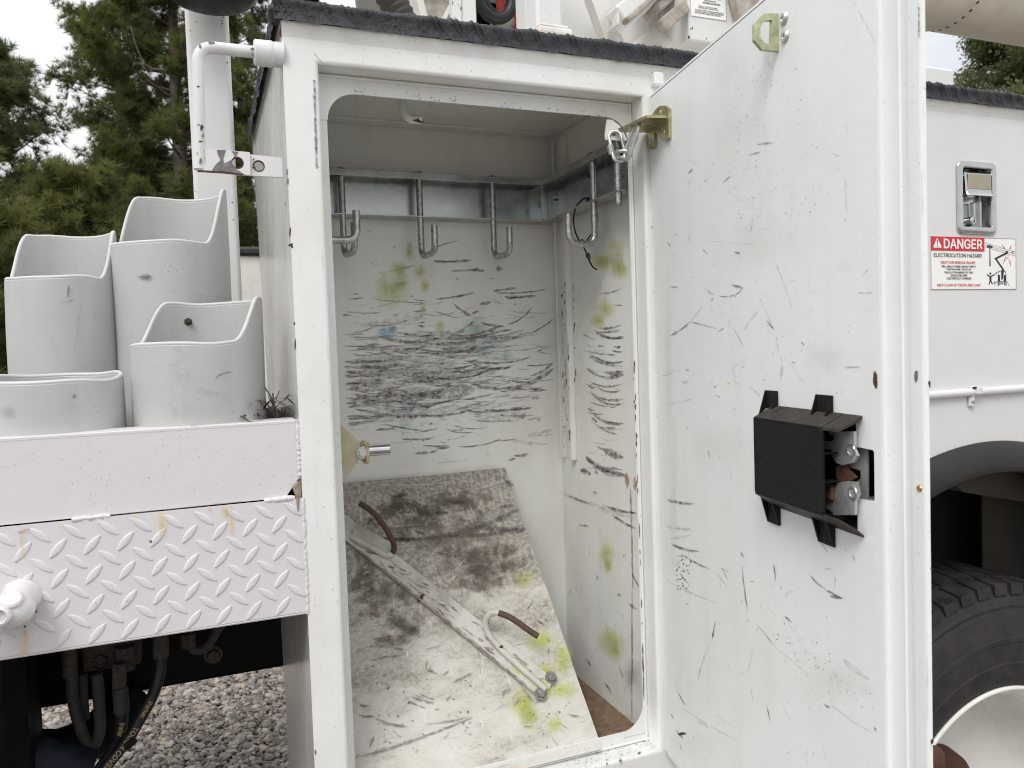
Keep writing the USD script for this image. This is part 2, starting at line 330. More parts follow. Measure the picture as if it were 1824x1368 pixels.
def scuff(name, color, dens, gain=6.0, ustretch=55.0, vs=6.0, maxa=0.95, rough=0.6, edge=-0.16):
    """A rubbed mark: streaks along the stroke (st.x metres), fading to its edges (st.y from 0 to 1), broken up along its length."""
    usdkit.material(stage, '/World/Looks/' + name, {
        'uv': ('texture_coordinate', {}), 'mp': ('mapping', {'scale': (ustretch, vs, 1.0)}),
        'n': ('noise_texture', {'scale': 1.0, 'detail': 6.0, 'roughness': 0.72, 'distortion': 0.25}),
        'mp2': ('mapping', {'scale': (90.0, 0.8, 1.0)}), 'nl': ('noise_texture', {'scale': 1.0, 'detail': 3.0}),
        'g': ('geometry', {}), 'nf': ('noise_texture', {'scale': 1100.0, 'detail': 2.0, 'roughness': 0.7}),
        's': ('separate_xyz', {}),
        'd': ('math', {'math_type': 'multiply_add', 'value2': 2.0, 'value3': -1.0}),
        'ab': ('math', {'math_type': 'absolute'}), 'sq': ('math', {'math_type': 'power', 'value2': 2.0}),
        'e': ('math', {'math_type': 'multiply_add', 'value2': edge, 'value3': dens}),
        'a1': ('math', {'math_type': 'add'}),
        'f': ('math', {'math_type': 'multiply_add', 'value2': 0.55, 'value3': -0.275}),
        'l': ('math', {'math_type': 'multiply_add', 'value2': 0.5, 'value3': -0.25}),
        'a2': ('math', {'math_type': 'add'}), 'a3': ('math', {'math_type': 'add'}),
        'gn': ('math', {'math_type': 'multiply_add', 'value2': gain, 'value3': -0.5 * gain + 0.3, 'use_clamp': True}),
        'mm': ('math', {'math_type': 'multiply', 'value2': maxa}),
        't': ('transparent_bsdf', {}),
        'p': ('principled_bsdf', {'base_color': color, 'roughness': rough, 'specular_ior_level': 0.3}),
        'mc': ('mix_closure', {}),
    }, [('uv.UV', 'mp.vector'), ('mp.vector', 'n.vector'), ('uv.UV', 'mp2.vector'), ('mp2.vector', 'nl.vector'), ('g.position', 'nf.vector'), ('uv.UV', 's.vector'), ('s.y', 'd.value1'), ('d.value', 'ab.value1'), ('ab.value', 'sq.value1'), ('sq.value', 'e.value1'),
        ('e.value', 'a1.value1'), ('n.fac', 'a1.value2'), ('nf.fac', 'f.value1'), ('nl.fac', 'l.value1'), ('a1.value', 'a2.value1'), ('f.value', 'a2.value2'), ('a2.value', 'a3.value1'), ('l.value', 'a3.value2'), ('a3.value', 'gn.value1'), ('gn.value', 'mm.value1'),
        ('mm.value', 'mc.fac'), ('t.BSDF', 'mc.closure1'), ('p.BSDF', 'mc.closure2')], surface='mc.closure')
scuff('scuff_black', (0.055, 0.050, 0.056), 0.075, gain=3.2, maxa=0.84)
scuff('scuff_faint', (0.22, 0.21, 0.21), 0.01, gain=3.0, maxa=0.50)
scuff('scuff_brown', (0.10, 0.070, 0.054), 0.06, gain=3.2, maxa=0.80)
scuff('scuff_light', (0.66, 0.64, 0.59), 0.06, gain=4.0, maxa=0.8)
scuff('rust_run', (0.30, 0.13, 0.045), 0.12, gain=3.0, maxa=0.8, ustretch=40.0)
scuff('yellow_run', (0.62, 0.44, 0.10), 0.10, gain=2.2, maxa=0.6, ustretch=20.0)
def spray(name, color, maxa=0.75, ns=26.0, nc=0.9):
    """A spray-paint spot: UV runs from -1 to 1 over its disc."""
    usdkit.material(stage, '/World/Looks/' + name, {
        'uv': ('texture_coordinate', {}), 'g': ('geometry', {}),
        'n': ('noise_texture', {'scale': ns, 'detail': 6.0, 'roughness': 0.66}), 'nf': ('noise_texture', {'scale': 500.0, 'detail': 2.0}),
        'l': ('vector_math', {'math_type': 'length'}),
        'a': ('math', {'math_type': 'multiply_add', 'value2': -0.95, 'value3': 0.70}),
        'nn': ('math', {'math_type': 'multiply_add', 'value2': nc, 'value3': -0.5 * nc}),
        'nn2': ('math', {'math_type': 'multiply_add', 'value2': 0.5, 'value3': -0.25}),
        's': ('math', {'math_type': 'add'}), 's2': ('math', {'math_type': 'add'}),
        'e': ('math', {'math_type': 'multiply_add', 'value2': -4.0, 'value3': 4.0, 'use_clamp': True}),
        'c': ('math', {'math_type': 'multiply_add', 'value2': 1.15, 'value3': 0.0, 'use_clamp': True}),
        'k': ('math', {'math_type': 'multiply'}), 'mm': ('math', {'math_type': 'multiply', 'value2': maxa}),
        't': ('transparent_bsdf', {}), 'p': ('principled_bsdf', {'base_color': color, 'roughness': 0.5, 'specular_ior_level': 0.3}), 'mc': ('mix_closure', {}),
    }, [('uv.UV', 'l.vector1'), ('l.value', 'a.value1'), ('g.position', 'n.vector'), ('g.position', 'nf.vector'), ('n.fac', 'nn.value1'), ('nf.fac', 'nn2.value1'), ('a.value', 's.value1'), ('nn.value', 's.value2'),
        ('s.value', 's2.value1'), ('nn2.value', 's2.value2'), ('s2.value', 'c.value1'), ('l.value', 'e.value1'), ('c.value', 'k.value1'), ('e.value', 'k.value2'), ('k.value', 'mm.value1'),
        ('mm.value', 'mc.fac'), ('t.BSDF', 'mc.closure1'), ('p.BSDF', 'mc.closure2')], surface='mc.closure')
spray('spray_green', (0.47, 0.52, 0.04), 0.72)
spray('spray_blue', (0.08, 0.32, 0.43), 0.75)
spray('spray_teal', (0.24, 0.45, 0.42), 0.6)
spray('smudge', (0.46, 0.44, 0.40), 0.20)
spray('brown_stain', (0.185, 0.155, 0.125), 0.85, 42.0, 3.4)
spray('dark_smudge', (0.16, 0.15, 0.14), 0.32)

def foliage(name, dark, mid, light):
    usdkit.material(stage, '/World/Looks/' + name, {
        'g': ('geometry', {}), 'n': ('noise_texture', {'scale': 0.9, 'detail': 4.0}),
        'a': ('math', {'math_type': 'multiply_add', 'value2': 0.5}), 'h': ('math', {'math_type': 'multiply', 'value2': 0.75}),
        'r': ('rgb_ramp', {'ramp': [(0.30, dark), (0.62, mid), (0.92, light)]}),
        'p': ('principled_bsdf', {'roughness': 0.55, 'specular_ior_level': 0.3}), 't': ('translucent_bsdf', {}), 'm': ('mix_closure', {'fac': 0.42}),
    }, [('g.position', 'n.vector'), ('n.fac', 'h.value1'), ('g.random_per_island', 'a.value1'), ('h.value', 'a.value3'), ('a.value', 'r.fac'), ('r.color', 'p.base_color'), ('r.color', 't.color'),
        ('p.BSDF', 'm.closure1'), ('t.BSDF', 'm.closure2')], surface='m.closure')
foliage('pine_green', (0.085, 0.102, 0.029), (0.183, 0.195, 0.055), (0.317, 0.299, 0.079))
foliage('pine_deep', (0.076, 0.098, 0.037), (0.159, 0.181, 0.068), (0.268, 0.268, 0.098))
foliage('pine_olive', (0.091, 0.105, 0.032), (0.201, 0.207, 0.059), (0.354, 0.329, 0.079))
foliage('oak_green', (0.079, 0.098, 0.034), (0.171, 0.195, 0.067), (0.268, 0.281, 0.098))

# gravel
usdkit.material(stage, '/World/Looks/gravel_bed', {
    'g': ('geometry', {}), 'v': ('voronoi_texture', {'scale': 55.0}), 'v2': ('voronoi_texture', {'scale': 130.0}), 'n': ('noise_texture', {'scale': 2.0, 'detail': 5.0}),
    'r': ('rgb_ramp', {'ramp': [(0.0, (0.08, 0.072, 0.066)), (0.5, (0.20, 0.18, 0.16)), (1.0, (0.32, 0.29, 0.265))]}), 'sep': ('separate_color', {}),
    'm': ('mix', {'mix_type': 'multiply', 'fac': 0.6}), 'r2': ('rgb_ramp', {'ramp': [(0.3, (0.7, 0.62, 0.54)), (0.7, (1, 1, 1))]}),
    'ad': ('math', {'math_type': 'add'}), 'b': ('bump', {'strength': 0.9, 'distance': 0.012, 'invert': True}),
    'p': ('principled_bsdf', {'roughness': 0.92, 'specular_ior_level': 0.2}),
}, [('g.position', 'v.vector'), ('g.position', 'v2.vector'), ('g.position', 'n.vector'), ('v.color', 'sep.color'), ('sep.r', 'r.fac'), ('r.color', 'm.color1'), ('n.fac', 'r2.fac'), ('r2.color', 'm.color2'),
    ('v.distance', 'ad.value1'), ('v2.distance', 'ad.value2'), ('ad.value', 'b.height'), ('b.normal', 'p.normal'), ('m.color', 'p.base_color')], surface='p.BSDF')
usdkit.material(stage, '/World/Looks/stone', {
    'o': ('object_info', {}), 'g': ('geometry', {}), 'n': ('noise_texture', {'scale': 90.0, 'detail': 5.0}),
    'r': ('rgb_ramp', {'ramp': [(0.0, (0.135, 0.12, 0.11)), (0.35, (0.24, 0.212, 0.19)), (0.7, (0.33, 0.29, 0.255)), (0.93, (0.45, 0.405, 0.36)), (1.0, (0.36, 0.26, 0.18))]}),
    'm': ('mix', {'mix_type': 'multiply', 'fac': 0.5}), 'r2': ('rgb_ramp', {'ramp': [(0.3, (0.6, 0.6, 0.6)), (0.7, (1.1, 1.1, 1.1))]}),
    'p': ('principled_bsdf', {'roughness': 0.9, 'specular_ior_level': 0.25}),
}, [('o.random', 'r.fac'), ('g.position', 'n.vector'), ('n.fac', 'r2.fac'), ('r.color', 'm.color1'), ('r2.color', 'm.color2'), ('m.color', 'p.base_color')], surface='p.BSDF')

# ------------------------------------------------------------------ marks on surfaces
rng = np.random.default_rng(7)
class Marks:
    """Strokes and spots lying 0.4 mm over a surface; where(px, py) puts a sight line on that surface."""
    def __init__(self, where, thin=1.0): self.w, self.mb, self.thin = where, {}, thin
    def _m(self, mat): return self.mb.setdefault(mat, MB())
    def stroke(self, x1, y1, x2, y2, sag, wd, mat='scuff_black', z=(0, 0, 1)):
        ox, oy, k = z
        a, b = np.array([ox + x1 / k, oy + y1 / k]), np.array([ox + x2 / k, oy + y2 / k]); d = b - a; L = np.linalg.norm(d)
        if L < .5: return
        nrm = np.array([-d[1], d[0]]) / L
        if nrm[1] < 0: nrm = -nrm
        n = max(4, int(L / 7)); t = np.linspace(0, 1, n)
        c = a + t[:, None] * d + (4 * t * (1 - t) * (sag / k))[:, None] * nrm
        c += nrm * (np.interp(t, np.linspace(0, 1, 5), rng.normal(0, .25, 5)) * min(1.6, L / 40))[:, None]
        h = self.thin * (wd / k / 2 * (1.3 if wd / k > 2.2 else 1.2) + .55) * np.clip(np.minimum(t, 1 - t) * 6 + .25, 0, 1) * (1 + .25 * np.interp(t, np.linspace(0, 1, 6), rng.normal(0, 1, 6)))
        h = np.maximum(h, .3)
        T = np.gradient(c, axis=0); T /= np.linalg.norm(T, axis=1, keepdims=True); N = np.stack([-T[:, 1], T[:, 0]], 1)
        e1 = np.array([self.w(*q) for q in c - N * h[:, None]]); e2 = np.array([self.w(*q) for q in c + N * h[:, None]])
        u = np.r_[0, np.cumsum(np.linalg.norm(np.diff((e1 + e2) / 2, axis=0), axis=1))] + rng.uniform(0, 60)
        uv = np.empty((2 * n, 2)); uv[0::2, 0] = u; uv[1::2, 0] = u; uv[0::2, 1] = 0; uv[1::2, 1] = 1
        v = np.empty((2 * n, 3)); v[0::2] = e1; v[1::2] = e2
        f = [[2 * i, 2 * i + 1, 2 * i + 3, 2 * i + 2] for i in range(n - 1)]
        self._m(mat).add(v, f, uv)
    def spot(self, x, y, rx, ry, mat, z=(0, 0, 1)):
        ox, oy, k = z; x, y, rx, ry = ox + x / k, oy + y / k, rx / k, ry / k
        q = np.array([self.w(x + a * rx, y + b * ry) for a, b in ((-1, -1), (1, -1), (1, 1), (-1, 1))])
        self._m(mat).add(q, [[0, 1, 2, 3]], [[-1, 1], [1, 1], [1, -1], [-1, -1]])
    def chip(self, x, y, rx, ry, mat, z=(0, 0, 1)):
        ox, oy, k = z; x, y, rx, ry = ox + x / k, oy + y / k, rx / k, ry / k
        n = 16; th = np.linspace(0, 2 * np.pi, n, endpoint=False)
        r = 1 + .28 * np.interp(th, np.linspace(0, 6.3, 7), np.r_[(q := rng.normal(0, 1, 6)), q[0]]) + rng.normal(0, .08, n); r = np.clip(r, .3, 1.6)
        ring = np.array([self.w(x + rx * a * math.cos(t), y + ry * a * math.sin(t)) for t, a in zip(th, r)])
        c = self.w(x, y)
        self._m(mat).add(np.vstack([c, ring]), [[0, 1 + j, 1 + (j + 1) % n] for j in range(n)], np.zeros((n + 1, 2)) + .5)
    def build(self, parent):
        names = {'scuff_black': 'scuff_marks', 'scuff_faint': 'faint_scuffs', 'scuff_brown': 'brown_scuffs', 'scuff_light': 'pale_scratches', 'spray_green': 'green_paint_spots', 'spray_blue': 'blue_paint_spots',
                 'spray_teal': 'teal_paint_spots', 'smudge': 'smudges', 'dark_smudge': 'dark_smudges', 'brown_stain': 'brown_stains', 'rust': 'rust_chips', 'chip_grey': 'paint_chips', 'rust_run': 'rust_runs', 'yellow_run': 'yellow_runs', 'black_plastic': 'black_chips', 'well_paint': 'grime_chips'}
        for k, b in self.mb.items(): obj(names.get(k, 'marks'), b, k, parent, smooth=False, kind='stuff')

# ================================================================== THE TRUCK
truck = thing('utility_truck', 'white utility truck body with an open side cabinet and dark roof edge', 'truck')

# numbers of the cabinet (metres)
XL, XO0, XO1, ZO0, ZO1, ZB, FD = 0.120, 0.1672, 0.680, 0.905, 1.982, 0.70, 0.036
XE = 0.78                                            # cabinet face ends behind the door
XW, YB, ZF, ZC = 0.700, 0.392, 0.893, 2.022          # inner right wall, back wall, floor, ceiling

# front frame: face, rounded edge and return, one mitred ring
fi = dict(l=float(on_y(595, 500, FD)[0]), r=float(on_y(1121, 340, FD)[0]), t=float(on_y(700, 174, FD)[2]), b=float(on_y(1048, 1320, FD)[2]))
rect = lambda i, y: [(XO0 - i, y, ZO0 - i), (XO1 + i, y, ZO0 - i), (XO1 + i, y, ZO1 + i), (XO0 - i, y, ZO1 + i)]
prof = [(0.0, FD), (0.0, 0.006)] + [(0.0055 * (1 - math.cos(a)), 0.0055 * (1 - math.sin(a))) for a in np.linspace(0.25, np.pi / 2, 6)]
b = MB()
rows = []
for i, y in prof:
    ring = []
    R = rect(i, y)
    for k in range(4):
        p, q = np.array(R[k]), np.array(R[(k + 1) % 4])
        ring += [p + (q - p) * t for t in np.linspace(0, 1, 12, endpoint=False)]
    rows.append(ring)
b.quads(rows, closed=True)
e = prof[-1][0]
face = sbox(XL, ZB, XE, 2.0135).difference(sbox(XO0 - e, ZO0 - e, XO1 + e, ZO1 + e))
b.prism(face, 0.0025, XZ, (0, 0, 0))
# the top of the face leans out towards the roof edge
zt = 2.0315
b.quads([[(x, y, z) for x in np.linspace(XL, 2.8, 60)] for y, z in ((0.0003, 2.0125), (-0.0007, 2.0150), (-0.002, 2.0185), (-0.004, 2.0225), (-0.006, 2.0265), (-0.0075, zt), (0.02, zt + 0.003))])
frame = obj('cabinet_frame', b, 'frame_paint', truck, smooth=26)
b = MB()
fl = sbox(XO0 - .004, ZO0 - .004, XO1 + .004, ZO1 + .004)
rc = 0.040
hole = sbox(fi['l'] + rc, fi['b'] + rc, fi['r'] - rc, fi['t'] - rc).buffer(rc, quad_segs=12)
b.prism(fl.difference(hole), 0.0028, XZ, (0, FD, 0))
lip = obj('opening_flange', b, 'frame_paint', truck, smooth=30)
# weld gusset plates in the corners, standing a little proud
for cx, cz, sx, sz in ((fi['l'], fi['t'], 1, -1), (fi['r'], fi['b'], -1, 1), (fi['r'], fi['t'], -1, -1)):
    sq = Polygon([(cx - sx * .010, cz - sz * .008), (cx + sx * rc, cz - sz * .008), (cx + sx * rc, cz), (cx, cz + sz * rc), (cx - sx * .010, cz + sz * rc)])
    g = sq.difference(Point(cx + sx * rc, cz + sz * rc).buffer(rc - .0008, quad_segs=16))
    obj('corner_gusset', MB().prism(g, 0.0016, XZ, (0, FD - 0.0016, 0)), 'frame_paint', lip, smooth=20)
b = MB()                                            # caulk / weld ridge round the return
for k, (p, q) in enumerate((((XO0, ZO0 + .003), (XO1, ZO0 + .003)), ((XO1 - .003, ZO0), (XO1 - .003, ZO1)), ((XO0, ZO1 - .003), (XO1, ZO1 - .003)))):
    t = np.linspace(0, 1, 90)
    b = MB(); path = np.stack([p[0] + (q[0] - p[0]) * t, np.full(90, FD - .001), p[1] + (q[1] - p[1]) * t], 1)
    b.tube(path, 0.0021 + 0.0007 * (meshkit.noise(np.stack([t * 40, t * 0 + k, t * 0], -1)) - .5), n=8)
    obj('weld_bead', b, 'frame_paint', lip, smooth=60)

# inside of the cabinet
def wall(name, lo, hi, mat, parent=truck, ch=0.0): return obj(name, MB().box(lo, hi, ch), mat, parent, smooth=False)
back_wall = wall('back_wall', (0.128, YB, ZF - .03), (XW + .02, YB + .004, ZC + .01), 'inside_paint')
right_wall = wall('right_wall', (XW, FD + .004, ZF - .03), (XW + .004, YB, ZC + .01), 'inside_paint')
left_wall = wall('left_wall', (0.124, FD + .004, ZF - .03), (0.128, YB, ZC + .01), 'inside_paint')
ceiling = wall('ceiling', (0.128, FD + .004, ZC), (XW, YB, ZC + .004), 'inside_paint')
cab_floor = wall('cabinet_floor', (0.128, FD + .004, ZF - .004), (XW, YB, ZF), 'floor_rust')
b = MB()                                            # ceiling seam strip and the folded corner
b.box((0.13, YB - .030, ZC - .004), (XW - .02, YB - .002, ZC - .0005)); b.box((XW - .022, FD + .02, ZC - .004), (XW - .002, YB - .012, ZC - .0005))
obj('seam_strip', b, 'inside_paint', ceiling, smooth=False)

# cabinet shell: left outer side (leaning back edge), roof, outer back
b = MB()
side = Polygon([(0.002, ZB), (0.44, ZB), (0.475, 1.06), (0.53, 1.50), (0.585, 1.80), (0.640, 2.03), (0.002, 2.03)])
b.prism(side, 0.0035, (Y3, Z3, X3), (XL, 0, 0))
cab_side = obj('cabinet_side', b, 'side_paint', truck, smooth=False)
b = MB(); b.box((XL, 0.005, 2.034), (2.80, 0.64, 2.050), .002)
obj('cabinet_roof', b, 'deck_paint', truck, smooth=False)
b = MB(); b.box((XL + .004, 0.47, ZB), (XE, 0.474, 2.03)); b.box((XL + .004, 0.004, ZB - .004), (XE, 0.45, ZB))
obj('cabinet_back', b, 'deck_paint', truck, smooth=False)
b = MB(); b.box((XE + .002, 0.476, ZB), (2.80, 0.480, 2.03)); obj('body_back', b, 'under_paint', truck, smooth=False)
# front of the floor pan under the sill: plain face below, already in the frame

# roof edge: tread plate folded over and sprayed with black liner
def liner(path_fn, L, seed, nx):
    """Rolled profile swept along a length L; the raised bars of the tread plate show as slanted ridges."""
    pr = []
    for a in np.linspace(0, 1, 22):
        if a < .62: pr.append((-0.0115 + .002 * math.sin(a * 5), 2.0305 + 0.0235 * a / .62))
        else:
            q = (a - .62) / .38; pr.append((-0.0115 + 0.012 * (1 - math.cos(q * 1.45)) + max(0, q - .5) * .10, 2.054 + 0.0095 * math.sin(q * 1.57)))
    pr = np.array(pr); d = np.gradient(pr, axis=0); nn = np.stack([-d[:, 1], d[:, 0]], 1); nn /= np.linalg.norm(nn, axis=1, keepdims=True)
    nn[nn[:, 0] > 0.2] *= 1
    s = np.linspace(0, L, nx); arc = np.r_[0, np.cumsum(np.linalg.norm(np.diff(pr, axis=0), axis=1))]
    S, A = np.meshgrid(s, arc, indexing='ij')
    u = ((S + 0.62 * (A - .010)) / 0.0312) % 1.0
    bar = np.exp(-((u - .35) / .075) ** 2) * 1.0 + .9 * np.exp(-((u - .62) / .06) ** 2)
    bar = bar * (.35 + 1.1 * meshkit.noise(np.stack([S * 21, A * 45, S * 0 + 3], -1), seed + 9))
    hgt = bar * np.clip((A - .003) / .006, 0, 1) * np.clip((.040 - A) / .006, 0, 1) * 0.0021
    P3 = np.stack([S * 170, A * 170, S * 0 + seed], -1)
    hgt += (meshkit.fbm(P3, 3, seed) - .5) * 0.0020 + (meshkit.noise(np.stack([S * 32, A * 60, S * 0], -1), seed + 4) - .5) * .0030
    rows = np.zeros((nx, len(pr), 3))
    for i in range(nx):
        rag = (meshkit.noise(np.array([[s[i] * 120, seed, 0.5]]))[0] - .5) * .004 + (meshkit.noise(np.array([[s[i] * 430, seed, 2.5]]))[0] - .5) * .002
        y = pr[:, 0] - np.abs(nn[:, 0]) * hgt[i]
        z = pr[:, 1] + np.abs(nn[:, 1]) * hgt[i]
        z[0] += rag; z[1] += rag * .6
        rows[i] = path_fn(s[i], y, z)
    return rows
def front_path(s, y, z): return np.stack([np.full_like(y, XL - .010 + s), y, z], 1)
def side_path(s, y, z): return np.stack([XL - .004 + (y + .006), np.full_like(y, -.011 + s), z], 1)
b = MB(); b.quads(liner(front_path, 2.65, 3, 2300)[:, ::-1]); b.quads(liner(side_path, 0.655, 5, 420))
b.box((XL - .016, -.010, 2.036), (XL + .02, .03, 2.0555), .006)
roof_edge = obj('roof_edge', b, 'black_liner', truck, smooth=40)
mk = Marks(lambda x, y: on_y(x, y, -0.0205))
mk.build(roof_edge)

# marks on the frame
mk = Marks(lambda x, y: on_y(x, y, -0.0006))
z1 = (0, 0, 3.04); z2 = (450, 0, 3.04)
for y in range(430, 900, 14): mk.stroke(332 + (y - 430) * .028, y, 336 + (y - 430) * .03, y + 24, 0, 11, 'scuff_black', z2)
for (x, y, rx, ry) in ((152, 185, 5, 22), (187, 930, 5, 20), (190, 985, 5, 22), (201, 1258, 6, 26), (210, 1328, 14, 14), (176, 1105, 2, 14)):
    mk.chip(x, y, rx, ry, 'rust' if (y > 1200 or y < 200) else 'chip_grey', z2)
for (x, y, rx, ry) in ((1594, 535, 6, 9), (1598, 648, 4, 30)): mk.chip(x, y, rx, ry, 'rust', (0, 400, 3.04))
for (x1, y1, x2, y2) in ((330, 285, 385, 350), (300, 170, 700, 210), (700, 208, 880, 236)): mk.stroke(x1, y1, x2, y2, 0, 3, 'rust_run', z2)
for (x, y, rx, ry) in ((465, 292, 42, 6), (480, 336, 16, 4), (352, 310, 10, 5), (365, 350, 6, 5)): mk.spot(x, y, rx * 1.5, ry * 2.2, 'smudge', z2)
for (x, y, rx, ry) in ((352, 1245, 5, 18),): mk.chip(x, y, rx, ry, 'chip_grey', (480, 1050, 4.3))
for (x1, y1, x2, y2) in ((528, 20, 533, 110), (545, 370, 548, 430), (560, 700, 566, 800), (570, 920, 580, 1060), (586, 1200, 592, 1360)): mk.stroke(x1, y1, x2, y2, 0, 4, 'scuff_faint', (480, 1050, 4.3))
for (x1, y1, x2, y2) in ((1745, 130, 1750, 290), (1772, 620, 1776, 760), (1788, 930, 1792, 1090)): mk.stroke(x1, y1, x2, y2, 0, 4, 'scuff_faint', (0, 400, 3.04))
for k in range(26):
    x, y = rng.uniform(500, 1150), 0; y = rng.uniform(60, 110) + (x - 500) * .105; mk.chip(x, y, .7, .6, 'chip_grey')
for k in range(20): mk.chip(rng.uniform(540, 610), rng.uniform(500, 1360), .7, .8, 'chip_grey')
mk.build(frame)
mk = Marks(lambda x, y: on_y(x, y, FD - 0.0006))
zz = (560, 150, 9.12)
for a in ((110, 30, 220, 80, 0, 10, 'rust_run'), (300, 80, 720, 115, 2, 9, 'rust_run'), (550, 105, 720, 110, 0, 12, 'scuff_brown'), (235, 90, 240, 330, 3, 8, 'scuff_brown'), (240, 330, 285, 560, 4, 6, 'scuff_faint'), (780, 168, 820, 172, 0, 10, 'scuff_black')): mk.stroke(*a, z=zz)
for k in range(70):
    s = rng.uniform(0, 1); mk.chip(600 + 520 * s, 162 + 50 * s + rng.uniform(-10, 10), rng.uniform(.5, 1.4), rng.uniform(.4, 1.0), 'well_paint')
z4 = (980, 1150, 6.27)
for k in range(26): mk.chip(980 + rng.uniform(-200, 170), 0 + 1330 + rng.uniform(-5, 5), .8, .6, 'well_paint')
for a in ((1030, 30, 1045, 330, 0, 12, 'scuff_brown'), (1040, 330, 1045, 620, 0, 8, 'scuff_black'), (930, 900, 1060, 920, 3, 8, 'rust_run'), (830, 960, 920, 900, 0, 16, 'rust_run')): mk.stroke(*a, z=z4)
for y in rng.uniform(640, 880, 16): mk.chip(1120 + (y - 340) * .0295 + rng.uniform(-1.5, 1), y, rng.uniform(.6, 1.6), rng.uniform(1.5, 7), 'chip_grey' if rng.random() < .8 else 'rust')
for y in rng.uniform(880, 1240, 12): mk.chip(1121 + (y - 340) * .0295, y, rng.uniform(.5, .9), rng.uniform(1.5, 8), 'chip_grey')
mk.build(lip)
mk = Marks(lambda x, y: on_z(x, y, ZO0 + 0.0006))
for (x, y, rx, ry) in ((990, 1205, 14, 14), (785, 1280, 24, 12), (635, 1320, 8, 10), (510, 1362, 8, 4), (1000, 1190, 12, 8)): mk.chip(x, y, rx, ry, 'chip_grey', z4)
for k in range(90):
    t = rng.uniform(0, 1); x = 1010 + 160 * t; mk.chip(x, 1352 - 45 * t + rng.uniform(0, 26), rng.uniform(.4, 1.1), rng.uniform(.3, .7), 'well_paint')
for k in range(14):
    t = rng.uniform(0, 1); x = 1000 + 160 * t; mk.spot(x, 1358 - 45 * t + rng.uniform(0, 18), rng.uniform(6, 18), rng.uniform(3, 6), 'smudge')
mk.build(frame)

# ---------------------------------------------------------------- scuffs on the back wall
mk = Marks(lambda x, y: on_y(x, y, YB - 0.0006), .85)
zb = (550, 400, 3.04)
DARK = '''675,198,880,195,4,11;500,238,580,222,0,12;770,252,930,240,2,8;880,242,950,250,0,16;690,405,900,370,3,8;995,360,1125,342,0,11;1010,368,1290,350,8,8;1060,392,1230,385,4,15;775,420,880,495,6,11;930,530,1060,552,6,11;
1080,540,1205,450,16,11;940,575,1100,570,6,9;470,580,700,600,10,10;600,605,690,590,2,8;190,595,300,592,2,6;190,655,380,640,12,10;750,610,900,520,8,9;760,655,870,620,4,9;980,635,1150,605,6,9;900,660,1060,650,10,7;930,690,1030,700,2,6;520,680,640,660,4,11;530,690,660,675,0,7;
380,680,560,710,14,7;190,740,380,735,8,9;560,820,860,770,22,14;860,740,1100,770,24,9;880,770,1060,775,8,9;200,890,300,880,4,14;480,840,720,845,6,17;640,820,690,850,0,11;210,985,400,960,6,14;520,925,700,900,6,13;560,920,800,860,12,8;520,920,840,870,20,7;700,870,780,860,3,14;
205,1035,440,1025,8,15;210,1050,430,1030,6,13;208,1075,380,1055,6,13;210,1085,290,1078,2,9;360,1110,470,1100,3,9;590,1020,700,950,6,9;600,1000,680,960,0,7;800,1000,940,960,3,8;800,1000,950,1020,3,6;950,1005,1210,990,8,13;1100,1000,1160,995,2,11;900,1060,1110,1060,6,6;560,1030,750,1040,4,6;
1130,870,1325,780,14,20;1200,820,1325,745,10,9;1100,850,1200,850,3,9;1180,880,1280,895,3,10;1215,895,1240,900,0,15;500,1160,680,1155,4,9;620,1195,760,1200,3,13;570,1240,700,1225,3,11;690,1215,770,1205,1,9;1020,1170,1130,1160,3,6;1110,1250,1190,1245,3,19;1080,1275,1120,1265,0,11;880,480,920,470,0,11;
1015,240,1050,240,0,22;925,430,985,420,0,16;1140,1040,1170,1040,0,26;590,530,630,530,0,8;590,548,625,552,0,10;1190,395,1210,388,0,14;1070,400,1140,395,0,10;460,118,470,130,0,4;315,25,345,40,0,4;660,130,810,85,0,5;1460,270,1478,262,0,9;220,402,300,395,3,8;240,375,270,378,0,7;180,490,240,492,0,7;400,835,470,820,0,8;430,670,560,700,8,6;1110,430,1125,432,0,8;800,290,810,300,0,5;980,290,1000,293,0,6'''
for ln in DARK.replace('\n', '').split(';'): mk.stroke(*map(float, ln.split(',')), 'scuff_black', zb)
for ln in '190,770,460,730,18,18;200,800,420,780,8,20;400,780,640,800,10,14;195,860,420,840,10,26;200,940,520,910,14,30;205,965,420,940,10,24;470,800,760,790,14,12;195,820,330,812,5,18;240,900,500,880,8,16;600,790,820,780,8,9'.split(';'): mk.stroke(*map(float, ln.split(',')), 'scuff_brown', zb)
for k in range(150):                                # finer arcs between them
    y = rng.normal(820, 200); y = min(max(y, 210), 1270); x = rng.uniform(190, 1260); L = rng.gamma(2.2, 46)
    mk.stroke(x, y + rng.normal(0, 4), min(1325, x + L), y - L * rng.normal(.06, .10), rng.uniform(0, .09) * L, rng.uniform(3, 6.5), 'scuff_black' if rng.random() < .55 else 'scuff_faint', zb)
for k in range(40):                                 # broad grey haze where the rubs overlap
    x, y = 190 + rng.gamma(1.5, 230), rng.normal(850, 120); L = rng.uniform(160, 380)
    if x > 1100: continue
    mk.stroke(x, y, min(1325, x + L), y - L * rng.normal(.05, .05), rng.uniform(.02, .07) * L, rng.uniform(26, 60), 'scuff_faint', zb)
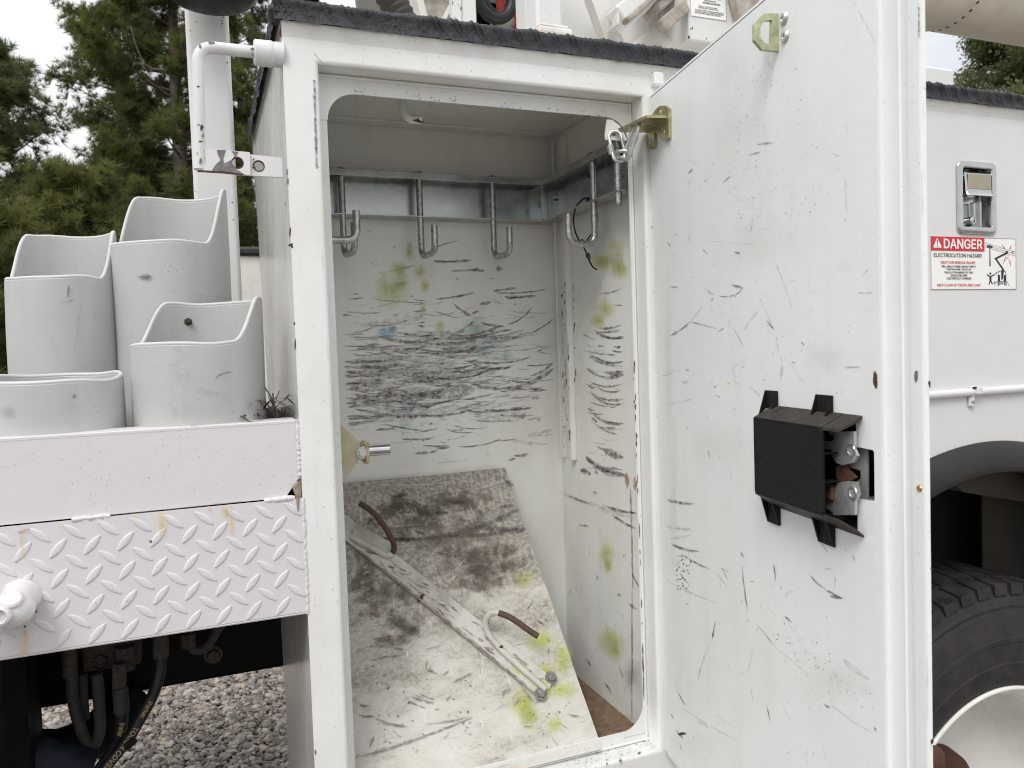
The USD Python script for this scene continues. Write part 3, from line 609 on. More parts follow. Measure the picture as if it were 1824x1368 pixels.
for k in range(64):                                 # long sweeping rubs in a band at mid height
    x, y = rng.uniform(190, 900), rng.choice([rng.normal(800, 70), rng.normal(940, 60), rng.normal(640, 60)]); L = rng.uniform(150, 430)
    mk.stroke(x, y, min(1325, x + L), y - L * rng.normal(.05, .06), rng.uniform(.03, .10) * L, rng.uniform(6, 20), rng.choice(['scuff_black', 'scuff_brown', 'scuff_brown', 'scuff_faint']), zb)
for k in range(330):                                # a haze of hair-fine arcs, densest on the left
    x, y = 190 + rng.gamma(1.6, 260), rng.normal(800, 150)
    if x > 1260: continue
    L = rng.gamma(2.0, 50); mk.stroke(x, y, min(1325, x + L), y - L * rng.normal(.05, .09), rng.uniform(0, .10) * L, rng.uniform(1.6, 3.2), rng.choice(['scuff_black', 'scuff_faint', 'scuff_faint', 'scuff_brown']), zb)
for k in range(60):
    x, y = rng.uniform(190, 1320), rng.uniform(230, 1270); L = rng.uniform(10, 60); a = rng.normal(-.1, .5)
    mk.stroke(x, y, x + L * math.cos(a), y + L * math.sin(a), 0, rng.uniform(2, 4), 'scuff_faint', zb)
for k in range(40): mk.stroke(x := rng.uniform(380, 1250), y := rng.uniform(420, 1150), x + rng.uniform(20, 80), y + rng.normal(-10, 25), 3, 3.5, 'scuff_light', zb)
for a in ((1180, 1140, 1320, 1110, 6, 26), (1100, 1170, 1300, 1190, 4, 14), (320, 190, 400, 215, 14, 8), (620, 820, 900, 850, 10, 24), (900, 700, 1150, 730, 10, 20), (960, 390, 1060, 430, 4, 10)): mk.stroke(*a, 'scuff_faint', zb)
for a in ((690, 1290, 860, 1275, 2, 5), (720, 1270, 800, 1285, 0, 5)): mk.stroke(*a, 'scuff_faint', zb)
for (x, y, rx, ry) in ((460, 345, 110, 130), (500, 300, 60, 70), (595, 262, 48, 60), (628, 330, 42, 50), (618, 460, 24, 32), (710, 560, 34, 55), (720, 620, 34, 60), (735, 680, 20, 40), (545, 150, 26, 70), (490, 240, 60, 60)): mk.spot(x, y, rx * 1.25, ry * 1.2, 'spray_green', zb)
for (x, y, rx, ry) in ((432, 582, 72, 60), (455, 560, 36, 36), (528, 990, 52, 80), (375, 855, 36, 28)): mk.spot(x, y, rx * 1.15, ry * 1.15, 'spray_blue', zb)
for (x, y, rx, ry) in ((900, 560, 80, 90), (940, 640, 100, 90), (975, 700, 90, 60), (1060, 715, 80, 46), (520, 1080, 60, 46)): mk.spot(x, y, rx * 1.15, ry * 1.1, 'spray_teal', zb)
mk.build(back_wall)
# right wall
mk = Marks(lambda x, y: on_x(x, y, XW - 0.0006))
for ln in '1545,570,1705,605,26,9;1570,560,1690,545,8,8;1560,580,1660,570,8,7;1590,600,1705,612,10,9;1640,610,1705,615,3,8;1520,700,1700,745,20,9;1540,735,1700,740,14,8;1505,775,1705,815,32,11;1600,800,1705,795,6,18;1620,810,1705,812,4,14;1520,850,1700,860,22,7;1560,880,1690,900,16,7;1530,905,1705,968,32,10;1560,930,1705,945,14,8;1540,1020,1705,1075,26,11;1600,1060,1700,1078,6,7;1530,1045,1560,1070,0,18;1500,1255,1710,1360,22,26;1500,1262,1650,1345,12,20;1600,1215,1705,1262,10,30;1560,1200,1640,1225,6,14;1470,1325,1510,1335,0,16;1570,370,1690,345,12,6;1600,760,1700,765,3,6;1640,680,1700,690,3,6;1555,1095,1660,1102,3,10;1650,660,1690,662,2,9;1560,655,1600,660,0,6;1650,435,1700,437,0,4'.split(';'): mk.stroke(*map(float, ln.split(',')), 'scuff_black', zb)
for k in range(46):
    y = rng.uniform(560, 1330); x = rng.uniform(1480, 1640); mk.stroke(x, y, min(1708, x + rng.uniform(30, 120)), y + rng.normal(12, 14), rng.uniform(2, 12), rng.uniform(3, 7), 'scuff_faint' if rng.random() < .5 else 'scuff_black', zb)
zc = (550, 800, 2.408)
for ln in '945,225,1080,190,4,20;1085,185,1250,245,6,12;1240,240,1405,295,8,18;1280,245,1405,275,6,10;1110,200,1200,235,0,6;1300,280,1400,340,4,8;1160,325,1200,330,0,8;1345,455,1362,460,0,14;1235,540,1238,560,0,6;1325,620,1340,632,0,6;1220,180,1235,195,0,8;1385,530,1420,600,0,4;1190,900,1210,930,0,6;1090,620,1100,650,0,5;1370,660,1410,690,0,5;1270,1000,1300,1050,0,5;1330,930,1350,990,0,4'.split(';'):
    v = list(map(float, ln.split(',')))
    (mk if v[0] >= 1080 else mk).stroke(*v, 'scuff_faint' if v[5] > 10 else 'scuff_black', zc)
for (x, y, rx, ry) in ((1278, 460, 44, 110), (1285, 500, 28, 44), (1295, 820, 70, 90), (1320, 870, 50, 60)): mk.spot(x, y, rx * 1.15, ry * 1.1, 'spray_green', zc)
for (x, y, rx, ry) in ((1600, 465, 80, 85), (1570, 520, 60, 50), (1660, 150, 70, 100), (1640, 210, 110, 80), (1690, 250, 60, 70), (1590, 200, 70, 60)): mk.spot(x, y, rx * 1.15, ry * 1.15, 'spray_green', zb)
for (x, y, rx, ry) in ((1400, 990, 60, 120), (1380, 960, 50, 120), (1345, 1160, 120, 40)): mk.spot(x, y, rx, ry, 'dark_smudge', zc)
for a in ((1380, 170, 1390, 600, 0, 5), (1386, 600, 1386, 1160, 0, 5), (1362, 100, 1366, 170, 0, 14), (1398, 120, 1400, 180, 0, 14), (1200, 95, 1206, 112, 0, 12), (1230, 90, 1236, 108, 0, 10), (1165, 92, 1200, 98, 0, 14)): mk.stroke(*a, 'rust_run', zc)
for k in range(30): mk.stroke(x := rng.uniform(1100, 1390), y := rng.uniform(300, 1050), x + rng.normal(0, 14), y + rng.uniform(8, 40), 0, 2.5, 'scuff_faint', zc)
mk.build(right_wall)

# shelf standards on the right wall
def channel(yc, w, z0, z1, d=0.011):
    b = MB()
    b.box((XW - .0022, yc - w / 2, z0), (XW - .0006, yc + w / 2, z1))
    for s in (-1, 1):
        b.box((XW - d, yc + s * (w / 2 - .0012) - .0012, z0), (XW - .0024, yc + s * (w / 2 - .0012) + .0012, z1))
        b.box((XW - d - .0015, yc + s * (w / 2 - .004) - .0040, z0), (XW - d, yc + s * (w / 2 - .004) + .0040, z1), .0004)
    return b
ys1, ys2 = float(on_x(1013, 650, XW)[1]), float(on_x(1118, 650, XW)[1])
zb1 = float(on_x(1014, 815, XW)[2])
st1 = obj('shelf_standard', channel(ys1, .052, zb1, 2.005), 'inside_paint', truck, smooth=False)
st2 = obj('shelf_standard', channel(FD + .018, .020, float(on_x(1120, 868, XW)[2]), 2.005), 'zinc', truck, smooth=False)
mk = Marks(lambda x, y: on_x(x, y, XW - 0.0131))
for k in range(46): mk.chip(rng.choice([1003, 1008, 1012, 1024]) + rng.uniform(-1.2, 1.2) + (y := rng.uniform(500, 812)) * .02 - 13, y, rng.uniform(.5, 1.2), rng.uniform(1, 6), 'chip_grey')
mk.build(st1)

# ---------------------------------------------------------------- hook rails and hooks
RD = 0.046
def crail(axis, a0, a1, wallv, z0, z1, depth):
    """C-channel: web on the wall, flanges towards the room. axis 'x' lies on the back wall, 'y' on the right wall."""
    b = MB(); t = .0022
    if axis == 'x':
        b.box((a0, wallv - .004, z0), (a1 + RD - .016, wallv - .004 + t, z1)); b.box((a0, wallv - depth, z1), (a1, wallv - .0018, z1 + t), .0006); b.box((a0, wallv - depth, z0 - t), (a1, wallv - .0018, z0), .0006)
        b.box((a0, wallv - depth, z1 - .010), (a1, wallv - depth + t, z1 - .0002), .0005)
    else:
        b.box((wallv - .0155, a0, z0), (wallv - .0155 + t, a1, z1)); b.box((wallv - depth, a0, z1), (wallv - .0133, a1, z1 + t), .0006); b.box((wallv - depth, a0, z0 - t), (wallv - .0133, a1, z0), .0006)
        b.box((wallv - depth, a0, z1 - .010), (wallv - depth + t, a1, z1 - .0002), .0005)
    return b
RZ0, RZ1, RD = 1.842, 1.921, 0.046
rail_b = obj('hook_rail', crail('x', 0.130, XW - RD, YB, RZ0, RZ1, RD), 'galvanized', truck, smooth=False)
rail_r = obj('hook_rail', crail('y', FD + .008, YB - .0045, XW, RZ0, RZ1, RD), 'galvanized', truck, smooth=False)
b = MB(); b.box((XW - RD - .002, YB - RD - .002, RZ0), (XW - RD + .004, YB - RD + .004, RZ1), .001); obj('corner_plate', b, 'galvanized', rail_b, smooth=False)
rail_l = obj('hook_rail', MB().box((0.1285, FD + .010, RZ0), (0.131, YB - .05, RZ1)).box((0.1285, FD + .010, RZ1), (0.128 + RD, YB - .05, RZ1 + .002)).box((0.1285, FD + .010, RZ0 - .002), (0.128 + RD, YB - .05, RZ0)), 'galvanized', truck, smooth=False)
def hook(rail, x, y, dirv, zt=RZ1 + .006, zb=1.765, reach=.068, up=.050, r=.0061):
    d = np.array(dirv, float)
    path = bezier([(x, y, zt), (x, y, zb), np.array([x, y, zb]) + d * reach, np.array([x, y, zb]) + d * reach + np.array([0, 0, up])], 9, .020)
    b = MB(); b.tube(path, r, 16)
    b.lathe([(0.0005, .004), (.006, .0035), (.0095, 0)], (0, 0, 1), (1, 0, 0), (x, y, zt - .003), 18)
    obj('hook', b, 'steel_rod', rail, smooth=50)
for xx in (.2535, .4005, .5490): hook(rail_b, xx, YB - RD + .009, (0.10, -1, 0))
pD = on_x(1060, 440, XW - RD + .009)
hook(rail_r, XW - RD + .009, float(pD[1]), (-1, 0.0, 0), reach=.052, up=.052)
hook(rail_r, XW - RD + .009, float(on_x(1090, 320, XW - RD + .009)[1]) - .02, (-1, 0.0, 0), reach=.0005, up=.0005, zb=RZ0 - .02)
pE = on_y(634, 375, .20)                             # upturned tip of a hook that comes from the left wall
zE = float(on_y(618, 428, .20)[2])
hook(rail_l, 0.128 + RD - .012, .20, (1, 0, 0), zb=zE, reach=float(pE[0]) - (0.128 + RD - .012), up=float(pE[2]) - zE)
b = MB()
for (px, py) in ((992, 352), (1111, 309)):
    p = on_x(px, py, XW - .0135); b.lathe([(0, -.007), (.0065, -.007), (.0065, 0)], (1, 0, 0), (0, 0, 1), p, 6); b.lathe([(0.0062, -.0015), (.010, -.0012), (.010, 0)], (1, 0, 0), (0, 0, 1), p, 18)
obj('bolts', b, 'steel_rod', rail_r, smooth=20)
b = MB()
for (px, py) in ((1050, 312), (1047, 356)):
    p = on_x(px, py, XW - .0157); b.lathe([(0, -.0004), (.0052, -.0004)], (1, 0, 0), (0, 0, 1), p, 16)
obj('bolt_holes', b, 'dark_void', rail_r, smooth=20)

# the small white hook under the ceiling
k0 = .10; p0 = on_y(709, 158, k0)
pth = bezier([p0 + np.array([0, 0, .004]), on_y(717, 196, k0), on_y(727, 213, k0 - .004), on_y(752, 214, k0 - .01)], 8, .016)
b = MB(); b.tube(pth, .0062, 14); ch = obj('ceiling_hook', b, 'frame_paint', truck, smooth=50)
mk = Marks(lambda x, y: on_y(x, y, k0 - .0145))
mk.chip(744, 214, 7, 3.4, 'rust'); mk.chip(750, 216, 3.5, 4, 'rust'); mk.build(ch)

# striker pin on the left jamb
b = MB()
yP = .075
P4 = [on_y(*q, yP) for q in ((606, 755), (640, 787), (643, 815), (608, 862))]
poly = Polygon([(p[0], p[2]) for p in P4])
b.prism(poly, .004, XZ, (0, yP, 0)); st = obj('striker', b, 'beige_plate', truck, smooth=False)
pa, pb = on_y(652, 804, yP), on_y(694.5, 802, yP)
b = MB(); dx = (pb - pa) / np.linalg.norm(pb - pa)
b.box((-.0045, -.016, -.0165), (.0045, .016, .0165), .003, R=np.eye(3), off=pa + np.array([-.002, 0, -.001])); obj('striker_plate', b, 'gold_zinc', st, smooth=False)
b = MB(); b.lathe([(0, 0), (.0078, 0), (.0078, np.linalg.norm(pb - pa) - .001), (.0068, np.linalg.norm(pb - pa)), (0, np.linalg.norm(pb - pa))], (1, 0, 0), (0, 0, 1), pa, 24); obj('pin', b, 'stainless', st, smooth=30)
b = MB(); b.lathe([(0, .006), (.006, .006), (.0065, 0)], (0, -1, 0), (0, 0, 1), on_y(646, 806, yP - .014), 6); b.lathe([(.006, .001), (.0095, .001), (.0095, -.001)], (0, -1, 0), (0, 0, 1), on_y(647, 806, yP - .014), 20); obj('bolt', b, 'zinc', st, smooth=20)

# ================================================================== THE OPEN DOOR
DZ0, DZ1, DW = 0.897, 1.983, 0.6185
latch = {}
def dz(px, py, k=0.0): return door_sz(px, py, k)
# cut-out for the latch
cs = [dz(*q) for q in ((1372, 722), (1524, 741), (1526, 796), (1557, 802), (1558, 893), (1527, 888), (1528, 948), (1388, 905))]
cut = Polygon(cs).buffer(-.003, join_style=2).buffer(.003, quad_segs=6)
pan = sbox(0.004, DZ0 + .006, door_sz(1570, 700)[0] - .001, DZ1 - .006)
b = MB()
b.prism(pan.difference(cut), .0018, DOORM, DP(0, 0, -.0018))
door = obj('door', b, 'door_paint', truck, smooth=False)
se = lambda px, k: door_sz(px, 700, k)[0]          # where a vertical line of the door's edge stands, at its depth k
pr = [(se(1570, 0) - .0012, -.0019), (se(1570, 0), -.0006), (se(1572, -.002), -.002), (se(1575, -.004), -.004), (se(1578, -.0058), -.0058), (se(1584, -.0068), -.0068), (se(1603, -.0078), -.0078)]
pr += [(se(1604.5, -.0072), -.0072), (se(1607, -.0066), -.0066), (se(1609.5, -.0072), -.0072), (se(1611, -.0079), -.0079), (se(1622, -.0082), -.0082), (se(1623, -.0062), -.0062), (se(1625, -.0056), -.0056), (se(1642, -.0056), -.0056), (se(1646, -.0060), -.0060), (se(1651, -.0075), -.0075), (se(1655, -.0095), -.0095)]
DW = pr[-1][0]; SP = pr[0][0]
pr += [(se(1654.5, -.012), -.012), (se(1652, -.015), -.015), (DW - .09, -.036), (.0, -.036), (0, -.020)]
b = MB(); zs = np.linspace(DZ0, DZ1, 30)
b.quads([[DP(s, z, k) for s, k in pr] for z in zs])
b.prism(Polygon([(.002, -.036), (DW - .09, -.036), (se(1651, -.015), -.0148), (DW - .002, -.011), (SP + .008, -.0085), (SP, -.0022), (.002, -.0022)]), .003, (DU, DN, Z3), HINGE + np.array([0, 0, DZ0 - .0005]))
b.prism(Polygon([(.002, -.036), (DW - .09, -.036), (se(1651, -.015), -.0148), (DW - .002, -.011), (SP + .008, -.0085), (SP, -.0022), (.002, -.0022)]), .003, (DU, DN, Z3), HINGE + np.array([0, 0, DZ1 - .0025]))
b.prism(Polygon([(0, -.036), (.004, -.036), (.004, 0.0), (0, -.002)]), DZ1 - DZ0 - .01, (DU, DN, Z3), HINGE + np.array([0, 0, DZ0 + .005]))
obj('door_flange', b, 'door_paint', door, smooth=35)
b = MB(); b.prism(cut.buffer(.02), .001, DOORM, DP(0, 0, -.032)); obj('latch_cavity', b, 'dark_void', door, smooth=False)
b = MB(); rl = LineString(list(cut.exterior.coords)); b.prism(cut.buffer(.0005).difference(cut.buffer(-.0012)), .0288, DOORM, DP(0, 0, -.0310)); obj('cutout_edge', b, 'chip_grey', door, smooth=False)
b = MB(); b.tube([HINGE + np.array([.006, .006, z]) for z in np.linspace(DZ0 + .01, DZ1 - .01, 20)], .006, 12); obj('hinge_rod', b, 'frame_paint', door, smooth=50)

# --- black plastic latch cover
K = .026
zt0, zb0 = dz(1420, 724)[1], dz(1430, 918)[1]
q = [dz(1342, 742, K), dz(1464, 762, K), dz(1466, 917, K), dz(1346, 882, K)]
ztop = (q[0][1] + q[1][1]) / 2; zbot = (q[2][1] + q[3][1]) / 2
sL, sM, sE = (q[0][0] + q[3][0]) / 2, (q[1][0] + q[2][0]) / 2, dz(1520, 745, .012)[0]
zt0 = (dz(1370, 723, .001)[1] + dz(1497, 734, .001)[1]) / 2; zb0 = (dz(1372, 904, .001)[1] + dz(1502, 940, .001)[1]) / 2; ztab_ = (dz(1375, 696)[1] + dz(1470, 703)[1]) / 2; zbtab = (dz(1378, 934)[1] + dz(1476, 966)[1]) / 2
b = MB()
b.prism(Polygon([(zb0, .0005), (zbot, K), (ztop, K), (zt0, .0005), (zt0 - .003, .0005), (ztop - .002, K - .0028), (zbot + .002, K - .0028), (zb0 + .003, .0005)]), sM - sL, (Z3, DN, DU), DP(sL, 0, 0))
b.prism(Polygon([(zb0 + .002, .0005), (zbot, K - .001), (ztop, K - .001), (zt0 - .002, .0005)]), .0025, (Z3, DN, DU), DP(sL + .0002, 0, 0))
cover = obj('latch_cover', b, 'black_plastic', door, smooth=False)
for zA, zBv, lab in ((ztop, zt0, 1), (zbot, zb0, -1)):
    b = MB()
    # sloped lips that run on past the cover, cut away at their outer corner
    sF = dz(1492, 765, K)[0]; t3 = -lab * .0028
    c8 = [DP(sM + .0004, zA, K), DP(sF, zA, K), DP(sE, zBv + (zA - zBv) * .35, K * .36), DP(sE - .002, zBv, .0008), DP(sM + .0004, zBv, .0008)]
    c8 += [p + np.array([0, 0, t3]) for p in c8]; bb = MB().tm(trimesh.convex.convex_hull(np.array(c8)))
    obj('cover_lip', bb, 'dusty_plastic', door, smooth=False)
b = MB()
b.add([DP(sL + .001, ztop + .0002, K + .0004), DP(sM, ztop + .0002, K + .0004), DP(sM, zt0 + .0003, .0012), DP(sL + .001, zt0 + .0003, .0012)], [[0, 1, 2, 3]])
obj('cover_top', b, 'dusty_plastic', door, smooth=False)
for s0, w in ((dz(1376, 720)[0] - .012, .026), (dz(1470, 730)[0] - .013, .028)):
    for lab, zA, zBv in ((1, ztop, zt0), (-1, zbot, zb0)):
        b = MB(); e = ztab_ if lab > 0 else zbtab
        b.prism(sbox(s0, min(zBv - lab * .004, e), s0 + w, max(zBv - lab * .004, e)), .0022, DOORM, DP(0, 0, .0008))
        tri = Polygon([(zBv - lab * .012, .012), (e, .003), (zBv - lab * .004, .003)])
        for ss in (s0 + .0001, s0 + w - .0026): b.prism(tri, .0024, (Z3, DN, DU), DP(ss, 0, 0))
        obj('clip_tab', b, 'black_plastic', door, smooth=False)
for px, py in ((1352, 812), (1446, 834)):
    s_, z_ = dz(px, py, K); b = MB(); b.tube(np.array([DP(s_ + .0042 * math.cos(a), z_ + .0042 * math.sin(a), K + .0001) for a in np.linspace(0, 2 * np.pi, 20, endpoint=False)]), .0005, 6, closed=True); obj('moulded_ring', b, 'black_plastic', door, smooth=50)
b = MB()
for za_, zb_2 in ((ztop, zbot),): b.tube(bezier([DP(sL + .0006, za_ - .001, K - .0006), DP(sM - .0006, za_ - .001, K - .0006), DP(sM - .0006, zb_2 + .001, K - .0006), DP(sL + .0006, zb_2 + .001, K - .0006), DP(sL + .0006, za_ - .002, K - .0006)], 5, .004), .0014, 8)
obj('cover_edge', b, 'black_plastic', door, smooth=60)
b = MB()
for f_ in (.30, .62):
    zz_ = ztop + (zbot - ztop) * f_; b.prism(Polygon([(zz_ - .0006, .006), (zz_ + .0006, .006), (zz_ + .0006, K - .003), (zz_ - .0006, K - .003)]), .012, (Z3, DN, DU), DP(sM - .012, 0, 0))
obj('cover_rib', b, 'black_plastic', door, smooth=False)
# --- zinc latch plates and rusty rotors
def LP(px, py, k): return dz(px, py, k)
kb = -.006
plate = Polygon([LP(x, y, kb) for x, y in ((1490, 772), (1526, 770), (1548, 796), (1548, 886), (1530, 900), (1528, 916), (1480, 916), (1480, 900), (1496, 878), (1536, 852), (1536, 838), (1500, 828), (1484, 812), (1484, 790))]).buffer(0)
b = MB(); b.prism(plate, .002, DOORM, DP(0, 0, kb)); lp = obj('latch_plate', b, 'zinc', door, smooth=False)
b = MB(); kk = .004
up = Polygon([LP(x, y, kk) for x, y in ((1482, 769), (1526, 768), (1526, 800), (1532, 812), (1524, 824), (1505, 828), (1494, 824), (1487, 812), (1486, 801), (1468, 799), (1468, 785), (1484, 786), (1492, 783), (1489, 775), (1482, 775))]).buffer(-.0006).buffer(.0006)
b.prism(up, .003, DOORM, DP(0, 0, kk)); obj('latch_jaw', b, 'zinc', door, smooth=False)
b = MB()
dn = Polygon([LP(x, y, kk) for x, y in ((1495, 860), (1510, 857), (1530, 858), (1534, 880), (1528, 892), (1527, 917), (1489, 917), (1488, 912), (1472, 902), (1470, 888), (1488, 890), (1490, 872))]).buffer(-.0006).buffer(.0006)
b.prism(dn, .003, DOORM, DP(0, 0, kk)); obj('latch_jaw', b, 'zinc', door, smooth=False)
for px, py in ((1516, 803), (1519, 878)):
    s_, z_ = LP(px, py, kk + .003); b = MB(); b.lathe([(0, -.0006), (.0040, -.0006), (.0046, .0012), (.0066, .0012), (.0072, 0)], DN, Z3, DP(s_, z_, kk + .003), 24); obj('rivet', b, 'steel_rod', door, smooth=30)
b = MB(); b.prism(Polygon([LP(x, y, 0) for x, y in ((1494, 830), (1508, 826), (1516, 838), (1529, 850), (1520, 856), (1500, 860), (1494, 850))]), .003, DOORM, DP(0, 0, 0)); obj('latch_rotor', b, 'rust', door, smooth=False)
b = MB(); b.prism(Polygon([LP(x, y, .008) for x, y in ((1463, 868), (1468, 860), (1477, 858), (1486, 868), (1486, 890), (1474, 884))]), .006, DOORM, DP(0, 0, .006)); obj('latch_pawl', b, 'rust_rod', door, smooth=False)
# --- octagonal ring bracket near the top, standing out from the door
s0 = dz(1383, 60)[0]
def ringp(px, py):
    p = on_plane(px, py, DP(s0, 0, 0), DU); return (float((p - HINGE) @ DN), float(p[2]))
outer = Polygon([ringp(*q) for q in ((1384, 27), (1358, 28), (1342, 45), (1342, 74), (1356, 91), (1385, 94))])
kmn = outer.bounds[0]; outer = affinity.translate(outer, -kmn, 0)
inner = affinity.translate(Polygon([ringp(*q) for q in ((1373, 39), (1361, 40), (1353, 51), (1353, 70), (1362, 81), (1372, 81))]), -kmn, 0)
b = MB(); b.prism(outer.difference(inner), .005, (DN, Z3, DU), DP(s0, 0, .0005)); rb = obj('ring_bracket', b, 'gold_green', door, smooth=False)
for px, py in ((1397, 33), (1399, 65)):
    s_, z_ = dz(px, py); b = MB(); b.lathe([(0, .001), (.0022, .001), (.003, .003), (.0055, .003), (.0078, .0002)], DN, Z3, DP(s_, z_, 0), 20); obj('screw', b, 'zinc', door, smooth=30)
# --- gold angle bracket with chain
s1 = dz(1158, 230)[0]; s2 = dz(1195, 230)[0]
b = MB()
pl = Polygon([dz(*q) for q in ((1172, 196), (1180, 189), (1190, 188), (1196, 194), (1196.5, 246), (1190, 250), (1180, 246), (1178, 238), (1170, 236), (1171, 262), (1164, 266), (1157, 262), (1156, 226), (1164, 208))]).buffer(-.0006).buffer(.0006)
b.prism(pl, .004, DOORM, DP(0, 0, .0008))
ztab = float(on_plane(1160, 209, HINGE + np.array([0, 0, 0]), DN)[2])
z_t = dz(1190, 213)[1]
tab = Polygon([(s2 - .002, .004), (s2 - .004, .036), (s1 + .014, .052), (s1 + .004, .056), (s1 - .002, .048), (s1 - .001, .004)]).buffer(-.002).buffer(.002)
b.prism(tab, .0045, (DU, DN, Z3), HINGE + np.array([0, 0, z_t]))
brk = obj('angle_bracket', b, 'gold_zinc', door, smooth=False)
b = MB()
for px, py in ((1176, 200), (1183, 235), (1158, 253)):
    s_, z_ = dz(px, py, .005); b.lathe([(0, .0012), (.0024, .0010), (.0034, 0)], DN, Z3, DP(s_, z_, .0048), 14)
obj('screws', b, 'zinc', brk, smooth=30)
# chain: quick link at the bracket, a plain link, quick link at the gusset plate
gp = Polygon([(on_y(x, y, FD - .012)[0], on_y(x, y, FD - .012)[2]) for x, y in ((1081, 213), (1090, 213), (1104, 224), (1113, 240), (1117, 250), (1079, 249), (1078, 240))])
hl = Point(*[on_y(1093, 238, FD - .012)[i] for i in (0, 2)]).buffer(.0042)
b = MB(); b.prism(gp.difference(hl), .0025, XZ, (0, FD - .012, 0)); obj('chain_plate', b, 'frame_paint', truck, smooth=False)
def link(p, q, nrm, w, r):
    p, q = np.asarray(p, float), np.asarray(q, float); a = q - p; L = np.linalg.norm(a); a /= L
    n = np.asarray(nrm, float); n -= a * (n @ a); n /= np.linalg.norm(n); s = np.cross(n, a); pts = []
    for t in np.linspace(-np.pi / 2, np.pi / 2, 10): pts.append(q - a * w + a * w * math.cos(t) + s * w * math.sin(t))
    for t in np.linspace(np.pi / 2, 3 * np.pi / 2, 10): pts.append(p + a * w + a * w * math.cos(t) + s * w * math.sin(t))
    return MB().tube(np.array(pts), r, 12, closed=True)
chain = thing('door_chain', 'short steel chain of quick links between gold bracket and cabinet corner', 'chain')
ky = -.010
A, B1, C1, D1, E1 = on_y(1093, 234, FD - .014), on_y(1106, 287, ky + .02), on_y(1098, 275, ky + .01), on_y(1124, 272, ky - .006), on_y(1131, 224, ky - .02)
obj('link', link(A, B1, (.45, 1, .1), .0100, .0032), 'zinc', chain, smooth=60)
obj('link', link(on_y(1099, 276, ky + .016), on_y(1123, 274, ky - .002), (.2, .5, 1), .0085, .0030), 'zinc', chain, smooth=60)
obj('link', link(on_y(1114, 285, ky - .004), on_y(1136, 219, ky - .028), (.9, -.3, .45), .0100, .0032), 'zinc', chain, smooth=60)
def sleeve(p, q): return MB().tube(np.array([p + (q - p) * t for t in (0, .06, .94, 1)]), [.0042, .0052, .0052, .0042], 6)
obj('link_sleeve', sleeve(on_y(1086, 258, FD - .016), on_y(1090, 275, FD - .016)), 'zinc', chain, smooth=20)
obj('link_sleeve', sleeve(on_y(1132, 242, ky - .022), on_y(1124, 262, ky - .016)), 'zinc', chain, smooth=20)
# small block on the header, rivet head on the door edge
b = MB(); p = on_y(1170, 143, -.004); b.box(p + [-.010, -.010, -.010], p + [.008, .010, .010], .002); obj('stop_block', b, 'frame_paint', truck, smooth=False)
s_, z_ = dz(1638, 870, -.0056); b = MB(); b.lathe([(0, .0016), (.0024, .0013), (.0034, 0)], DN, Z3, DP(s_, z_, -.0057), 18); obj('edge_rivet', b, 'brass', door, smooth=40)
# marks on the door
mk = Marks(lambda x, y: on_door(x, y, .0005), .60)
z7 = (1050, 400, 3.04); z3 = (1050, 800, 2.408)
for ln in '435,600,545,525,8,13;700,385,830,345,22,7;610,128,640,165,0,6;780,145,820,158,0,11;430,335,480,340,0,5;635,360,675,380,0,6;655,415,675,395,0,8;1080,310,1120,300,0,6;955,515,1000,570,0,10;780,560,830,655,0,5;545,525,690,565,0,4;1440,370,1530,368,2,9;1375,770,1470,770,3,9;1145,635,1165,655,0,8;520,785,540,790,0,8;820,772,840,770,0,6;770,325,832,345,0,22;690,580,730,560,0,7;320,370,355,365,0,7;670,885,690,870,0,8;680,920,708,938,0,6;795,855,815,868,0,5;640,1220,650,1260,0,5;330,5,345,20,0,7;1095,740,1115,755,0,5;1040,600,1050,610,0,5;420,90,440,120,0,4'.split(';'): mk.stroke(*map(float, ln.split(',')), 'scuff_black', z7)
for ln in '545,525,620,425,6,13;1010,210,1080,390,0,9;1080,390,1095,460,0,14;920,390,1000,570,4,8;1010,590,1045,750,8,14;1045,750,1030,850,2,18;830,580,910,465,0,16;695,430,735,490,0,8;860,870,925,930,0,12;380,820,500,780,6,8;500,850,545,850,3,26;415,970,560,945,4,14;740,800,860,720,0,4;530,100,548,50,0,8;880,5,870,40,0,14;650,90,900,105,0,4;660,370,620,340,0,6;1110,790,1165,860,0,7;940,840,965,790,0,6;760,500,752,560,0,7;1050,700,1160,860,0,6'.split(';'): mk.stroke(*map(float, ln.split(',')), 'scuff_faint', z7)
for ln in '330,215,450,235,6,16;350,405,470,440,8,16;400,455,515,515,4,8;545,530,590,590,0,4;655,500,680,690,4,6;790,490,798,565,0,6;540,735,525,820,0,8;945,540,1010,600,4,9;1010,600,1085,640,3,15;1030,630,1085,640,0,18;370,1205,400,1240,0,10;375,1035,410,1100,0,6;760,1100,775,1170,0,5;1005,1095,1030,1110,0,10;385,1255,395,1290,0,6;350,1135,360,1160,0,6;990,400,1020,440,0,6;1130,450,1135,480,0,7;720,755,800,850,0,4;650,440,660,465,0,10;835,715,870,745,0,6;1220,1190,1230,1210,0,8'.split(';'): mk.stroke(*map(float, ln.split(',')), 'scuff_black', z3)
